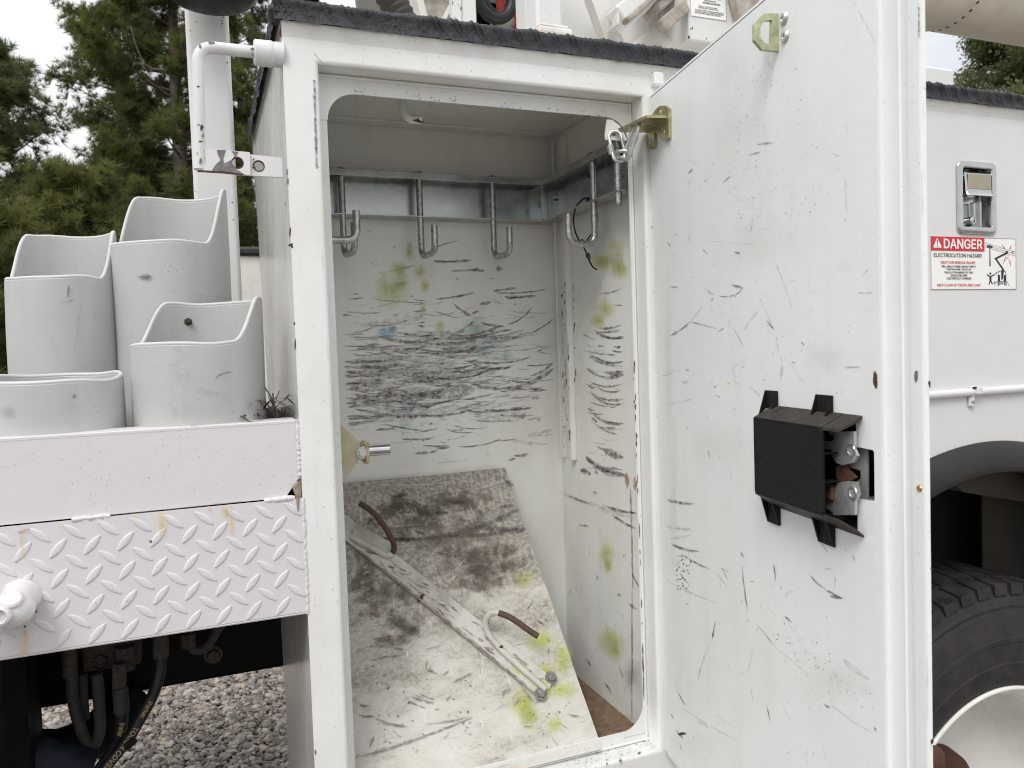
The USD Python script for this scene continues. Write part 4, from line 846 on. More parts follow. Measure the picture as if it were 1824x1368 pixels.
for ln in '525,820,465,1000,-10,9;800,850,935,965,0,7;550,385,580,345,0,7;840,715,940,890,0,7;820,630,910,590,0,5;680,955,700,860,0,4;330,330,440,345,4,18;340,380,440,370,4,16;1040,1100,1220,1220,6,14;400,1110,640,1250,8,8;540,1140,620,1190,2,8;450,1160,520,1200,0,10;1090,900,1200,990,6,30;700,1080,690,1020,0,6;930,1280,935,1360,0,6;1000,1270,1015,1340,0,6;330,560,560,660,10,12;510,10,518,40,0,8;605,90,610,150,0,8'.split(';'): mk.stroke(*map(float, ln.split(',')), 'scuff_faint', z3)
zd = (1224, 0, 3.04)
for ln in '380,780,468,772,0,18;330,840,400,822,0,8;190,990,245,945,0,9;80,990,130,955,0,9;290,920,335,910,0,8;5,940,30,915,0,7;855,1100,865,1150,0,14;425,300,455,385,0,8'.split(';'): mk.stroke(*map(float, ln.split(',')), 'scuff_black' if rng.random() < .6 else 'scuff_faint', zd)
for ln in '755,820,838,850,0,9;855,960,862,1140,0,16;900,5,1025,245,0,13;340,1250,355,1180,0,14;680,1050,685,980,0,5;20,1170,10,1130,0,5;240,1050,400,1150,0,5'.split(';'): mk.stroke(*map(float, ln.split(',')), 'scuff_faint', zd)  # the long diagonal at the top paints a reflection in the door
for k in range(260):                                # fine specks in two loose drifts
    if rng.random() < .55: x, y = rng.normal(1360, 50), rng.uniform(110, 420)
    else: x, y = rng.uniform(1195, 1555), rng.uniform(200, 1366)
    if y < 640 - .9 * (x - 620) + 40 and x < 1400 and y < 155 - .87 * (x - 1170): continue
    if 1335 < x < 1565 and 690 < y < 975: continue
    mk.chip(x, y, rng.uniform(.35, .8), rng.uniform(.35, 1.1), 'chip_grey')
for k in range(60):
    t = rng.normal(0, 1); x, y = 1470 + 60 * t + rng.normal(0, 14), 1190 + 48 * t + rng.normal(0, 12)
    if 1200 < x < 1555 and y < 1360: mk.chip(x, y, rng.uniform(.5, 1.4), rng.uniform(.4, 1.0), 'chip_grey')
for k in range(70): mk.chip(1205 + abs(rng.normal(0, 14)), rng.uniform(985, 1055), rng.uniform(.5, 1.5), rng.uniform(.4, 1.0), 'chip_grey')
for k in range(46):
    x, y = rng.uniform(1200, 1560), rng.uniform(250, 1360)
    if 1335 < x < 1565 and 690 < y < 975: continue
    L = rng.gamma(2, 9); a = rng.uniform(0, 3.14); mk.stroke(x, y, x + L * math.cos(a), y + L * math.sin(a), 0, rng.uniform(.6, 1.6), 'scuff_faint' if rng.random() < .65 else 'scuff_black')
for (x, y, rx, ry, mt) in ((1505, 475, 26, 16, 'smudge'), (1310, 130, 60, 120, 'smudge'), (1545, 1230, 22, 18, 'smudge'), (1200, 880, 10, 220, 'smudge'), (1240, 1330, 90, 60, 'smudge'), (1500, 1220, 110, 60, 'smudge'), (1320, 250, 90, 160, 'smudge'), (1360, 440, 120, 80, 'smudge'), (1290, 800, 90, 70, 'smudge'), (1480, 640, 70, 50, 'smudge'), (1365, 100, 14, 50, 'smudge'), (1190, 640, 12, 300, 'smudge')): mk.spot(x, y, rx, ry, mt)
for (x, y, rx, ry) in ((1298, 683, 6, 4), (1377, 630, 6, 4)): mk.spot(x, y, rx, ry, 'spray_green')
for (x, y, rx, ry, mt) in ((1559, 675, 4, 12, 'rust'), (1580, 778, 2, 4, 'rust'), (1579, 1230, 4, 14, 'chip_grey'), (1572, 1272, 3.5, 13, 'chip_grey'), (1587, 1158, 1.5, 9, 'chip_grey'), (1583, 1325, 2, 2, 'chip_grey')):
    if x < 1562: mk.chip(x, y, rx, ry, mt)
mk.chip(1213, 1307, 6, 2.2, 'black_plastic')
mk.build(door)
mk = Marks(lambda x, y: on_door(x, y, -.0051))
for (x, y, rx, ry, mt) in ((1632, 668, 6, 20, 'smudge'), (1632, 670, 3, 8, 'chip_grey'), (1655, 684, 2.6, 7, 'rust'), (1659, 1012, 1.6, 2.5, 'rust'), (1660, 1321, 2.6, 4, 'rust')):
    (mk.spot if mt == 'smudge' else mk.chip)(x, y, rx, ry, mt)
for y in range(5, 60, 6): mk.stroke(1636, y, 1637, y + 8, 0, 2.5, 'scuff_black')
for (x1, y1, x2, y2) in ((1643, 110, 1646, 240), (1646, 260, 1648, 330), (1648, 620, 1650, 700), (1651, 1120, 1652, 1300), (1642, 300, 1643, 380)): mk.stroke(x1, y1, x2, y2, 0, 1.4, 'scuff_faint')
mk.build(door)

# ================================================================== THE DIRTY BOARD
BA, BT = np.array([.566, .380, 1.340]), np.array([.586, .040, .9294])
BX = X3; BV = BA - np.array([BA[0], BT[1], BT[2]]); BL = np.linalg.norm(BV); BV /= BL; BN = np.cross(BX, BV)       # BN points up and out
def on_board(px, py, h=0.0): return on_plane(px, py, BA + h * BN, BN)
def bcoord(px, py, h=0.0):
    p = on_board(px, py, h); return float(p[0]), float((p - BA) @ BV) + BL
board = thing('metal_board', 'large dirt-stained white metal board leaning in the open cabinet', 'board')
nx, ny = 40, 40; vs, uvs, fs = [], [], []
for j in range(ny + 1):
    for i in range(nx + 1):
        v = -0.02 + (BL + .02) * j / ny; xr = .586 + (.566 - .586) * max(0, v) / BL; x = .132 + (xr - .132) * i / nx
        p = np.array([x, BT[1], BT[2]]) + BV * v
        w = (meshkit.noise(np.array([[x * 9, v * 9, 0]]))[0] - .5) * .004
        vs.append(p + BN * w); uvs.append((x, v))
for j in range(ny):
    for i in range(nx):
        a = j * (nx + 1) + i; fs.append([a, a + 1, a + nx + 2, a + nx + 1])
n0 = len(vs); bot = [p - BN * .004 for p in vs]; vs2 = vs + bot; uv2 = uvs + uvs
fs2 = fs + [[a + n0 for a in f[::-1]] for f in fs]
def edge(idx):
    for a, c in zip(idx[:-1], idx[1:]): fs2.append([a, a + n0, c + n0, c])
edge([i for i in range(nx + 1)]); edge([j * (nx + 1) + nx for j in range(ny + 1)]); edge([ny * (nx + 1) + i for i in range(nx, -1, -1)])
bm = MB(); bm.add(vs2, fs2, uv2)
panel = obj('panel', bm, 'board_dirt', board, smooth=False)
mk = Marks(lambda x, y: on_board(x, y, .0028))
zk = (550, 800, 2.408)
for ln in '360,385,900,255,40,16;300,380,560,375,10,16;560,370,900,330,20,12;730,330,930,340,10,18;840,130,880,160,0,20;880,340,925,345,4,12;320,380,420,385,4,16;620,230,690,215,4,14;450,345,520,365,6,9;820,245,880,240,0,12;540,270,600,270,4,10;350,200,420,195,4,8'.split(';'): mk.stroke(*map(float, ln.split(',')), 'scuff_black', zk)
for ln in '280,830,480,755,34,30;270,815,470,760,20,26;250,610,280,600,2,26;640,400,650,460,0,16;370,745,380,770,0,20;255,290,310,330,6,30;560,440,900,420,30,60;680,520,960,460,20,50;700,560,860,560,10,40;640,560,760,600,8,30'.split(';'): mk.stroke(*map(float, ln.split(',')), 'scuff_brown', zk)
for ln in '220,1318,700,1150,10,9;250,850,300,840,2,6;300,895,410,880,2,5;360,850,420,860,3,10;440,1060,540,1090,4,9;470,1045,540,1075,4,7;500,940,560,970,0,12;825,1040,870,1025,4,14;830,1060,840,1045,0,8;260,1280,280,1230,0,8;280,1150,420,1190,10,8;330,1175,420,1190,0,9;500,1180,690,1145,6,7;620,1000,700,960,0,8;215,1140,280,1145,3,8;215,1098,260,1100,2,8;880,960,960,1080,4,10;430,1080,500,1110,3,8'.split(';'): mk.stroke(*map(float, ln.split(',')), 'scuff_brown' if rng.random() < .5 else 'scuff_black', zk)
for k in range(170):
    x, y = rng.uniform(200, 1150), rng.uniform(150, 1330)
    L = rng.gamma(2, 18)
    if x + 1.1 * L > 835 + (y - 80) * .34: continue
    a = rng.normal(-.3, .7); mk.stroke(x, y, x + L * math.cos(a), y + L * math.sin(a), rng.uniform(0, 4), rng.uniform(2, 5), 'scuff_light' if (y < 620 or rng.random() < .3) else ('scuff_brown' if rng.random() < .5 else 'scuff_black'), zk)
for ln in '290,150,600,140,8,5;500,190,740,165,4,4;410,230,425,280,0,4;490,310,510,330,0,5;720,170,880,120,4,8;360,330,560,300,10,8'.split(';'): mk.stroke(*map(float, ln.split(',')), 'scuff_light', zk)
for (x, y, rx, ry) in ((920, 1080, 70, 90), (950, 1140, 60, 80), (1055, 1180, 44, 60), (1080, 1030, 90, 50), (1020, 960, 60, 50), (1000, 820, 90, 60), (890, 930, 60, 50), (910, 560, 60, 50), (1090, 900, 50, 90)): mk.spot(x, y, rx * 1.25, ry * 1.2, 'spray_green', zk)
for (x, y, rx, ry) in ((690, 1050, 110, 80), (660, 1010, 60, 70), (720, 1110, 90, 40), (820, 960, 110, 50), (850, 1020, 90, 60), (755, 902, 150, 42), (820, 892, 80, 40), (740, 930, 90, 40), (705, 905, 70, 36)): mk.spot(x, y, rx, ry, 'brown_stain')
for k in range(60): mk.chip(600 + rng.uniform(50, 420), 0 + rng.uniform(1180, 1330), rng.uniform(.6, 2), rng.uniform(.5, 1.4), 'well_paint')
mk.build(panel)
# strap across the board with two bent rods
b = MB()
c = [bcoord(*q) for q in ((612, 918), (985, 1212), (965, 1249), (612, 962))]
for poly, h, t in ((Polygon(c), .0025, .004),):
    b.prism(poly, t, (BX, BV, BN), np.array([0, BT[1], BT[2]]) + BN * h)
strap = obj('strap', b, 'strap_paint', board, smooth=False)
mk = Marks(lambda x, y: on_board(x, y, .0072))
for k in range(90):
    t = rng.uniform(0, 1); mk.stroke(x := 625 + 345 * t, y := 950 + 275 * t + rng.uniform(-18, 14), x + rng.uniform(4, 24), y + rng.uniform(2, 18), 0, rng.uniform(1.5, 4), rng.choice(['scuff_brown', 'scuff_light', 'scuff_faint']))
mk.stroke(628, 970, 966, 1245, 0, 5, 'scuff_brown'); mk.chip(752, 1062, 4, 8, 'rust'); mk.chip(745, 1070, 3, 3, 'rust')
mk.spot(925, 1190, 22, 22, 'spray_green'); mk.spot(965, 1225, 26, 24, 'spray_green')
mk.build(strap)
def rod(pts, mat, name='rod', r=.0052): return obj(name, MB().tube(spline(pts, 50), r, 14), mat, board, smooth=50)
ob = on_board
rod([ob(641, 897, .058), ob(662, 911, .060), ob(681, 932, .056), ob(695, 955, .044), ob(702, 972, .026), ob(699, 985, .012)], 'rust_rod')
rod([ob(699, 985, .012), ob(690, 989, .010), ob(672, 981, .011), ob(650, 970, .011), ob(626, 955, .011)], 'strap_paint')
rod([ob(958, 1133, .050), ob(930, 1114, .052), ob(905, 1098, .050), ob(888, 1092, .046)], 'rust_rod')
r2 = rod([ob(888, 1092, .046), ob(872, 1094, .038), ob(865, 1106, .026), ob(867, 1122, .016), ob(880, 1143, .012), ob(905, 1169, .011), ob(940, 1200, .011), ob(972, 1228, .011)], 'strap_paint')
mk = Marks(lambda x, y: on_board(x, y, .0175))
for (x, y, rx, ry) in ((868, 1110, 2.5, 7), (866, 1100, 3, 5), (893, 1152, 5, 3)): mk.chip(x, y, rx, ry, 'rust')
mk.build(r2)
b = MB(); b.prism(Polygon([bcoord(*q) for q in ((628, 945), (640, 940), (702, 975), (700, 990), (690, 992), (628, 962))]), .004, (BX, BV, BN), np.array([0, BT[1], BT[2]]) + BN * .006); obj('rod_foot', b, 'strap_paint', board, smooth=False)
for px, py in ((963, 1236), (981, 1207)):
    b = MB(); p = ob(px, py, .0065); b.lathe([(0, .0065), (.0070, .0062), (.0075, .001)], BN, BV, p, 6); b.lathe([(.0075, .0012), (.0105, .0012), (.0105, 0)], BN, BV, p, 20); obj('bolt', b, 'bolt_grey', board, smooth=20)
# cable tie hanging from the hook rail
ct = thing('cable_tie', 'black cable tie looped through the hook rail above the yellow spray', 'cable tie')
xk = XW - .030
pth = spline([on_x(1052, 354, xk), on_x(1043, 353, xk - .004), on_x(1030, 363, xk - .008), on_x(1022, 385, xk - .008), on_x(1024, 410, xk - .006), on_x(1034, 432, xk - .004), on_x(1041, 443, xk - .004), on_x(1048, 460, xk - .004), on_x(1063, 480, xk - .004)], 50)
obj('strap', MB().tube(pth, .0014, 8), 'black_plastic', ct, smooth=50)
obj('strap', MB().tube(spline([on_x(1052, 354, xk), on_x(1062, 372, xk + .004), on_x(1063, 400, xk + .002), on_x(1053, 418, xk), on_x(1042, 433, xk - .004)], 30), .0013, 8), 'black_plastic', ct, smooth=50)
h0, h1 = on_x(1036, 428, xk - .004), on_x(1050, 462, xk - .004)
obj('lock_head', MB().tube(np.array([h0 + (h1 - h0) * t for t in (0, .1, .3)]), [.0035, .005, .004], 8), 'rubber', ct, smooth=30)
obj('lock_head', MB().tube(np.array([h0 + (h1 - h0) * t for t in (.72, .8, 1.0)]), [.004, .0046, .0022], 8), 'rubber', ct, smooth=30)

# ================================================================== LEFT: step, tubes, post
PT, PB_, RT = 1.3865, 1.2235, 1.4945                    # plate top and bottom, rail top
YR = 0.0
b = MB()
notch = Polygon([(.120, PT - .002), (on_y(506, 886, YR)[0], PT - .002), (on_y(533, 854, YR)[0], on_y(533, 854, YR)[2]), (.127, on_y(533, 854, YR)[2]), (.127, PT - .002)])
b.prism(sbox(-1.6, PT + .002, XL - .001, RT - .0006).difference(notch.buffer(.0008)), .005, XZ, (0, YR + .004, 0))
b.box((-1.6, YR + .0037, RT - .005), (XL - .002, YR + .060, RT), .0010)
rail = obj('bay_rail', b, 'rail_paint', truck, smooth=False)
b = MB()
def bead(path, r, amp, seed, n=8):
    P = np.asarray(path); k = np.arange(len(P)) * .9
    q = P + (np.stack([meshkit.noise(np.stack([k, k * 0 + i, k * 0], -1), seed) for i in range(3)], 1) - .5) * amp
    return MB().tube(q, r * (1 + .5 * (meshkit.noise(np.stack([k * 1.3, k * 0, k * 0 + 7], -1), seed) - .5)), n)
for pth, r in (([(XL - .002, YR + .003, z) for z in np.linspace(PT + .030, RT, 40)], .0028), ([(XL + .0005, YR + .001, z) for z in np.linspace(PB_, PT, 60)], .0026),
               ([(x, YR + .002, PT + .001) for x in np.linspace(.070, .110, 16)], .0036), ([(x, YR + .002, PT + .001) for x in np.linspace(-.160, -.118, 16)], .003), ([(x, YR + .002, PT + .001) for x in np.linspace(-.43, -.38, 16)], .003)):
    obj('weld_bead', bead(pth, r, .0016, int(r * 1e5)), 'rail_paint', rail, smooth=60)
# tread plate with raised lozenges
b = MB()
pl = sbox(-1.6, PB_ + .004, XL + .0015, PT)
b.prism(pl, .004, XZ, (0, YR, 0)); b.box((-1.6, YR + .0002, PB_), (XL + .0014, YR + .20, PB_ + .0042), .002)
def lozenge(cx, cz, ang):
    L, W, H = .0143, .0050, .0015; rows = []
    for h, sc in ((0, 1.0), (H * .7, .82), (H, .55)):
        ring = []
        for t in np.linspace(-1, 1, 9): ring.append((L * t * (.90 + .10 * sc), W * sc * (1 - .82 * abs(t) ** 2.0), h))
        for t in np.linspace(1, -1, 9): ring.append((L * t * (.90 + .10 * sc), -W * sc * (1 - .82 * abs(t) ** 2.0), h))
        rows.append(ring)
    R = np.array(rows); ca, sa = math.cos(ang), math.sin(ang)
    x = R[..., 0] * ca - R[..., 1] * sa; z = R[..., 0] * sa + R[..., 1] * ca
    G = np.stack([cx + x, YR - R[..., 2] + .0001, cz + z], -1)
    top = G[2]; cc = top.mean(0)
    b.quads(G[:, ::-1], closed=True)
    b.add(np.vstack([cc, top]), [[0, 1 + (j + 1) % 18, 1 + j] for j in range(18)])
S = .0378
x0_, z0_ = float(on_y(590 / 2.64, 850 + 300 / 2.64, 0)[0]), float(on_y(590 / 2.64, 850 + 300 / 2.64, 0)[2])
for i in range(-34, 16):
    for j in range(-8, 8):
        for (ox, oz, ang) in ((0, 0, .86), (.5 * S, .5 * S, -.70)):
            cx, cz = x0_ + i * S + ox, z0_ + j * S + oz
            if PB_ + .009 < cz < PT - .006 and -1.58 < cx < XL - .006: lozenge(cx, cz, ang)
tread = obj('tread_plate', b, 'rail_paint', truck, smooth=40)
mk = Marks(lambda x, y: on_y(x, y, -.0021))
zp = (0, 850, 2.642)
for a in ((290, 215, 290, 235, 0, 12, 'yellow_run'), (635, 170, 635, 195, 0, 16, 'yellow_run'), (757, 160, 768, 290, 0, 26, 'yellow_run'), (985, 135, 985, 160, 0, 18, 'yellow_run'), (1062, 130, 1060, 190, 0, 22, 'yellow_run'), (1085, 130, 1085, 160, 0, 16, 'yellow_run'), (1090, 180, 1085, 280, 0, 16, 'yellow_run'), (98, 262, 102, 310, 0, 28, 'yellow_run'), (100, 300, 104, 380, 0, 18, 'yellow_run'), (85, 262, 140, 240, 3, 10, 'rust_run'), (85, 255, 100, 268, 0, 9, 'scuff_brown'), (120, 700, 118, 840, 0, 30, 'yellow_run')): mk.stroke(*a, z=zp)
mk.chip(709, 303, 6, 5, 'rust', zp); mk.chip(166, 630, 9, 9, 'rust', zp); mk.chip(118, 704, 6, 6, 'rust', zp); mk.spot(740, 735, 12, 10, 'smudge', zp)
for (x, y, rx, ry) in ((120, 720, 60, 50), (100, 300, 30, 60), (760, 230, 40, 80), (1070, 170, 60, 60)): mk.spot(x, y, rx, ry, 'smudge', zp)
mk.build(tread)
mk = Marks(lambda x, y: on_y(x, y, .0034))
for a in ((0, 237, 360, 198, 0, 5, 'scuff_black'), (520, 180, 1190, 112, 0, 4, 'scuff_brown'), (40, 70, 150, 48, 3, 5, 'smudge')):
    if a[6] != 'smudge': mk.stroke(*a, z=zp)
for k in range(80): mk.chip(rng.uniform(2, 525), rng.uniform(790, 880), rng.uniform(.3, .7), rng.uniform(.3, .7), 'chip_grey')
for (x, y, w) in ((372, 1148, 30), (870, 1118, 40), (1060, 1088, 34)): mk.spot(x, y, w, 8, 'smudge', (0, 400, 3.04))
mk.stroke(1025, 1088, 1098, 1084, 0, 8, 'rust_run', (0, 400, 3.04))
mk.build(rail)
wall('step_floor', (-1.6, .205, 1.2255), (.118, 1.75, 1.2375), 'well_paint')
# painted pipe elbow on the tread plate
b = MB(); pc = on_y(22, 1086, -.030)
bl = trimesh.creation.icosphere(3, 0.0215); v = np.array(bl.vertices); v[:, 0] *= 1.12; b.add(v + pc, bl.faces)
b.lathe([(.011, .001), (.011, .026), (.0085, .0275), (.0072, .0265), (.0066, .020), (0, .019)], np.array([-.28, -.95, .02]) / np.linalg.norm([-.28, -.95, .02]), Z3, pc, 24)
b.lathe([(.0125, 0), (.0125, .0215), (.0105, .0235), (0, .024)], np.array([.10, -.62, .78]), np.array([1, 0, -.13]) / np.linalg.norm([1, 0, -.13]), pc, 24)
b.tube(np.array([pc, pc + np.array([-.045, -.006, -.038]), pc + np.array([-.10, -.008, -.085])]), .0118, 18)
b.tube(np.array([pc, pc + np.array([.004, .034, .006])]), [.018, .023], 20); b.tube(np.array([pc + np.array([-.02, .010, .004]), pc + np.array([-.075, .02, .004])]), .012, 16)
b.box(pc + [-.012, .022, .016], pc + [.014, .031, .026], .003)
obj('pipe_elbow', b, 'rail_paint', truck, smooth=40)

# five grey tubes with scooped mouths
def scoop_tube(label, pxl, pxr, pym, yc, pyf, pyb, turn, bolt=None, flat=0.0, seed=0):
    xl, xr = float(on_y(pxl, pym, yc)[0]), float(on_y(pxr, pym, yc)[0]); R = (xr - xl) / 2 * .985; cx = (xl + xr) / 2
    zf = float(on_y((pxl + pxr) / 2, pyf, yc - R)[2]); zb_ = float(on_y((pxl + pxr) / 2, pyb, yc)[2])
    u = np.array([math.sin(turn), math.cos(turn)]); n = 96; th = np.linspace(0, 2 * np.pi, n, endpoint=False)
    def top(c, s):
        t = c * u[0] + s * u[1]; q = np.clip((t + .30 - flat) / .64, 0, 1); q = q * q * (3 - 2 * q)
        return zf + (zb_ - zf) * q + .0012 * math.sin(9 * t + seed)
    T = .0062; zbot = 1.240
    grid = []
    for th_ in th:
        c, s = math.cos(th_), math.sin(th_); zt_ = top(c, s); col = []
        lean = lambda z: (z - zbot) * .012 * math.sin(seed * 1.7)
        for z in np.linspace(zbot, zt_ - .002, 12): col.append((cx + R * c + lean(z), yc + R * s, z))
        for a in np.linspace(0, np.pi, 7)[1:-1]:
            rr = R - T / 2 + T / 2 * math.cos(a); col.append((cx + rr * c + lean(zt_), yc + rr * s, zt_ - .002 + .0028 * math.sin(a)))
        for z in np.linspace(zt_ - .002, zbot, 8): col.append((cx + (R - T) * c + lean(z), yc + (R - T) * s, z))
        grid.append(col)
    grid.append(grid[0]); g = np.array(grid)
    g[..., :2] += (meshkit.noise(np.stack([g[..., 0] * 16, g[..., 1] * 16, g[..., 2] * 8], -1), seed)[..., None] - .5) * .003
    t = thing('grey_tube', label, 'tube', 'grey scooped tubes standing in the bay')
    tb = obj('tube_wall', MB().quads(g), 'tube_grey', t, smooth=50)
    rim = g[:-1, 14]                                      # sanded pale edge
    obj('rim_edge', MB().tube(rim + np.array([0, 0, .0006]), T / 2 * .98, 8, closed=True), 'tube_edge', t, smooth=60)
    if bolt:
        for tt in np.linspace(.02, .3, 200):              # where the sight line meets the inside of the far wall
            pass
        r_ = ray(*bolt); A_ = r_[0] ** 2 + r_[1] ** 2; d0 = CAM[:2] - np.array([cx, yc]); B_ = d0 @ r_[:2]; C_ = d0 @ d0 - (R - T) ** 2
        p = CAM + r_ * (-B_ + math.sqrt(B_ * B_ - A_ * C_)) / A_; nrm = np.array([cx - p[0], yc - p[1], 0]); nrm /= np.linalg.norm(nrm)
        b = MB(); b.lathe([(0, .006), (.0036, .006), (.0042, .0015), (.0060, .0015), (.0062, -.002)], nrm, Z3, p, 6); b.lathe([(0, .0075), (.0030, .007), (.0034, .004)], nrm, Z3, p, 12); obj('bolt', b, 'fitting_grime', t, smooth=20)
    r0 = R
    def on_tube(px, py):
        r_ = ray(px, py); A_ = r_[0] ** 2 + r_[1] ** 2; d0 = CAM[:2] - np.array([cx, yc]); B_ = d0 @ r_[:2]; C_ = d0 @ d0 - (r0 + .0032) ** 2; D_ = max(B_ * B_ - A_ * C_, 0)
        return CAM + r_ * (-B_ - math.sqrt(D_)) / A_
    return t, tb, on_tube
zg = (0, 400, 3.04)
def tube_marks(tw, on_tube, marks, chips=(), spots=()):
    mk = Marks(on_tube)
    for a in marks: mk.stroke(*a, z=zg)
    for a in chips: mk.chip(*a, z=zg)
    for a in spots: mk.spot(*a, z=zg)
    mk.build(tw)
tA = scoop_tube('grey scooped tube at the far left, behind the lowest tube', 3, 208, 560, .300, 494, 413, .42, seed=1)
tube_marks(tA[1], tA[2], [(372, 330, 362, 400, 4, 11, 'scuff_black'), (330, 422, 412, 408, 0, 4, 'scuff_black'), (85, 330, 100, 395, 3, 8, 'scuff_faint'), (555, 350, 600, 345, 0, 5, 'scuff_black'), (230, 480, 345, 790, 10, 5, 'scuff_faint'), (440, 420, 400, 700, 0, 6, 'scuff_faint'), (470, 640, 490, 600, 0, 5, 'scuff_faint'), (30, 580, 120, 568, 0, 4, 'scuff_faint'), (270, 730, 290, 760, 0, 6, 'scuff_faint'), (90, 640, 92, 670, 0, 8, 'scuff_faint'), (510, 480, 540, 560, 4, 6, 'scuff_faint')])
tB = scoop_tube('tallest grey scooped tube, at the back beside the white post', 203, 417, 560, .290, 431, 341, .62, seed=2)
tube_marks(tB[1], tB[2], [(745, 282, 820, 280, 2, 26, 'scuff_black'), (840, 357, 980, 350, 2, 5, 'scuff_faint'), (1000, 362, 1250, 400, 4, 6, 'scuff_faint'), (1015, 140, 1030, 160, 0, 12, 'scuff_faint'), (690, 610, 695, 616, 0, 6, 'scuff_black')], spots=[(970, 260, 30, 30, 'smudge'), (700, 560, 30, 60, 'smudge')])
tD = scoop_tube('low grey scooped tube at the left, in front of the others', -42, 229, 720, .105, 684, 671, .1, seed=3)
tube_marks(tD[1], tD[2], [(395, 940, 412, 918, 0, 10, 'scuff_black'), (345, 900, 350, 1050, 3, 18, 'scuff_faint'), (548, 888, 553, 890, 0, 5, 'scuff_black')], spots=[(45, 1020, 70, 60, 'dark_smudge'), (350, 950, 16, 90, 'smudge'), (420, 960, 40, 30, 'smudge')])
tC = scoop_tube('short grey scooped tube with a bolt inside, nearest the cabinet', 230, 472, 690, .104, 614, 537, .72, bolt=(335, 573), seed=4)
tube_marks(tC[1], tC[2], [(930 + 6 * math.sin(k), 670 + 22 * k, 985, 655 + 22 * k, 2, 9, 'scuff_faint') for k in range(9)] + [(985, 680 + 24 * k, 1020, 700 + 24 * k, 0, 6, 'scuff_faint') for k in range(6)] + [(905 + 4 * k, 960 + 20 * k, 960, 975 + 16 * k, 0, 7, 'scuff_faint') for k in range(5)] + [(985, 950 + 22 * k, 1025, 940 + 22 * k, 0, 6, 'scuff_faint') for k in range(5)] + [(1160, 840, 1260, 798, -14, 5, 'scuff_black'), (990, 820, 1140, 822, 2, 4, 'scuff_faint'), (1000, 985, 1200, 1000, 2, 4, 'scuff_faint'), (1060, 885, 1300, 930, 4, 10, 'scuff_faint')], spots=[(820, 880, 130, 90, 'smudge'), (1000, 780, 50, 60, 'smudge'), (960, 990, 60, 60, 'smudge')])
# debris in the corner: twigs, a leaf in the torn corner
for k, (p, q, lab) in enumerate((((440, 689), (497, 745), 'long dark twig crossing the corner beside the cabinet'), ((470, 716), (492, 738), 'short dark twig nearest the short grey tube'), ((474, 727), (502, 744), 'twig lying low along the bay rail'), ((503, 727), (490, 744), 'pale twig leaning the other way in the corner'), ((486, 700), (499, 744), 'thin dark twig standing against the cabinet side'))):
    a_, c_ = on_y(max(p[0], 471), p[1], .065 + .004 * k), on_y(q[0], q[1] + 8, .055 + .004 * k)
    t = thing('twig', lab, 'twig', 'twigs caught in the corner of the bay')
    pts = spline([a_, (a_ + c_) / 2 + rng.normal(0, .0035, 3), c_], 16)
    obj('stem', MB().tube(pts, np.linspace(.0009, .0016, 16), 7), 'twig_bark', t, smooth=50)
    if k < 3: obj('side_shoot', MB().tube(spline([pts[6], pts[6] + np.array([.006, 0, .004]) + rng.normal(0, .002, 3), pts[6] + np.array([.010, -.002, .014])], 8), .0007, 6), 'twig_bark', t, smooth=50)
b = MB()
for k in range(160):
    c_ = np.array([rng.uniform(.03, .117), rng.uniform(.02, .22), RT - .006 + rng.uniform(-.02, .036)]); d = rng.normal(0, 1, 3); d[2] *= .3; d *= rng.uniform(.008, .024) / np.linalg.norm(d); s = np.cross(d, Z3); s *= .0022 / (np.linalg.norm(s) + 1e-9)
    b.add([c_ - d, c_ + s, c_ + d, c_ - s], [[0, 1, 2, 3]])
b.box((.02, .012, RT - .05), (.118, .36, RT - .002))
deb = obj('leaf_litter', b, 'twig_bark', None, smooth=False, kind='stuff')
tag(deb, 'dark leaf litter packed in the corner of the bay', 'leaf litter')
b = MB(); b.box((-1.6, .0095, PT - .04), (.116, .012, PT + .05)); obj('rail_backing', b, 'dark_void', truck, smooth=False)
lf = thing('dead_leaf', 'dry brown leaf poking out of the torn corner of the step', 'leaf')
zl = (440, 650, 5.067)
rows = []
for t, (xa, xb, y) in enumerate(((448, 484, 1050), (410, 490, 1105), (418, 488, 1140), (436, 484, 1175), (444, 474, 1220), (451, 466, 1280), (456, 460, 1322))):
    yy = .0028 - .0045 * (t / 6) ** .8
    pa, pb = on_y(440 + xa / 5.067, 650 + y / 5.067, yy), on_y(440 + xb / 5.067, 650 + y / 5.067, yy); mid = (pa + pb) / 2 + np.array([0, -.0016, 0]); rows.append([pa, (pa + mid) / 2 + [0, -.0004, 0], mid, (mid + pb) / 2 + [0, .0006, 0], pb])
obj('blade', MB().quads(rows), 'dead_leaf', lf, smooth=60)

# square post behind the tubes with a round black cap
b = MB(); py_ = .60
pL, pR = on_y(338, 200, py_), on_y(412, 200, py_)
sq = sbox(pL[0] + .010, py_ + .010, pR[0] + .004 - .010, py_ + .072).buffer(.010, quad_segs=6)
b.prism(sq, 1.05, (X3, Y3, Z3), (0, 0, 1.239))
post = obj('square_post', b, 'white_paint', truck, smooth=40)
mk = Marks(lambda x, y: on_y(x, y, py_ - .0008))
zq = (300, 0, 3.04)
for (x, y) in ((152, 118), (118, 165), (288, 110), (290, 125), (287, 138), (128, 512), (320, 338), (140, 848), (146, 1035), (345, 1095), (352, 1190), (298, 95)): mk.chip(x, y, 3.4, 3, 'chip_grey' if rng.random() < .6 else 'rust', zq)
for (x, y) in ((413, 520), (417, 560), (418, 590), (419, 620)): pass
mk.build(post)
b = MB(); cc = on_y(377, 10, .50); cc[2] = float(on_y(376, 12, .50)[2])
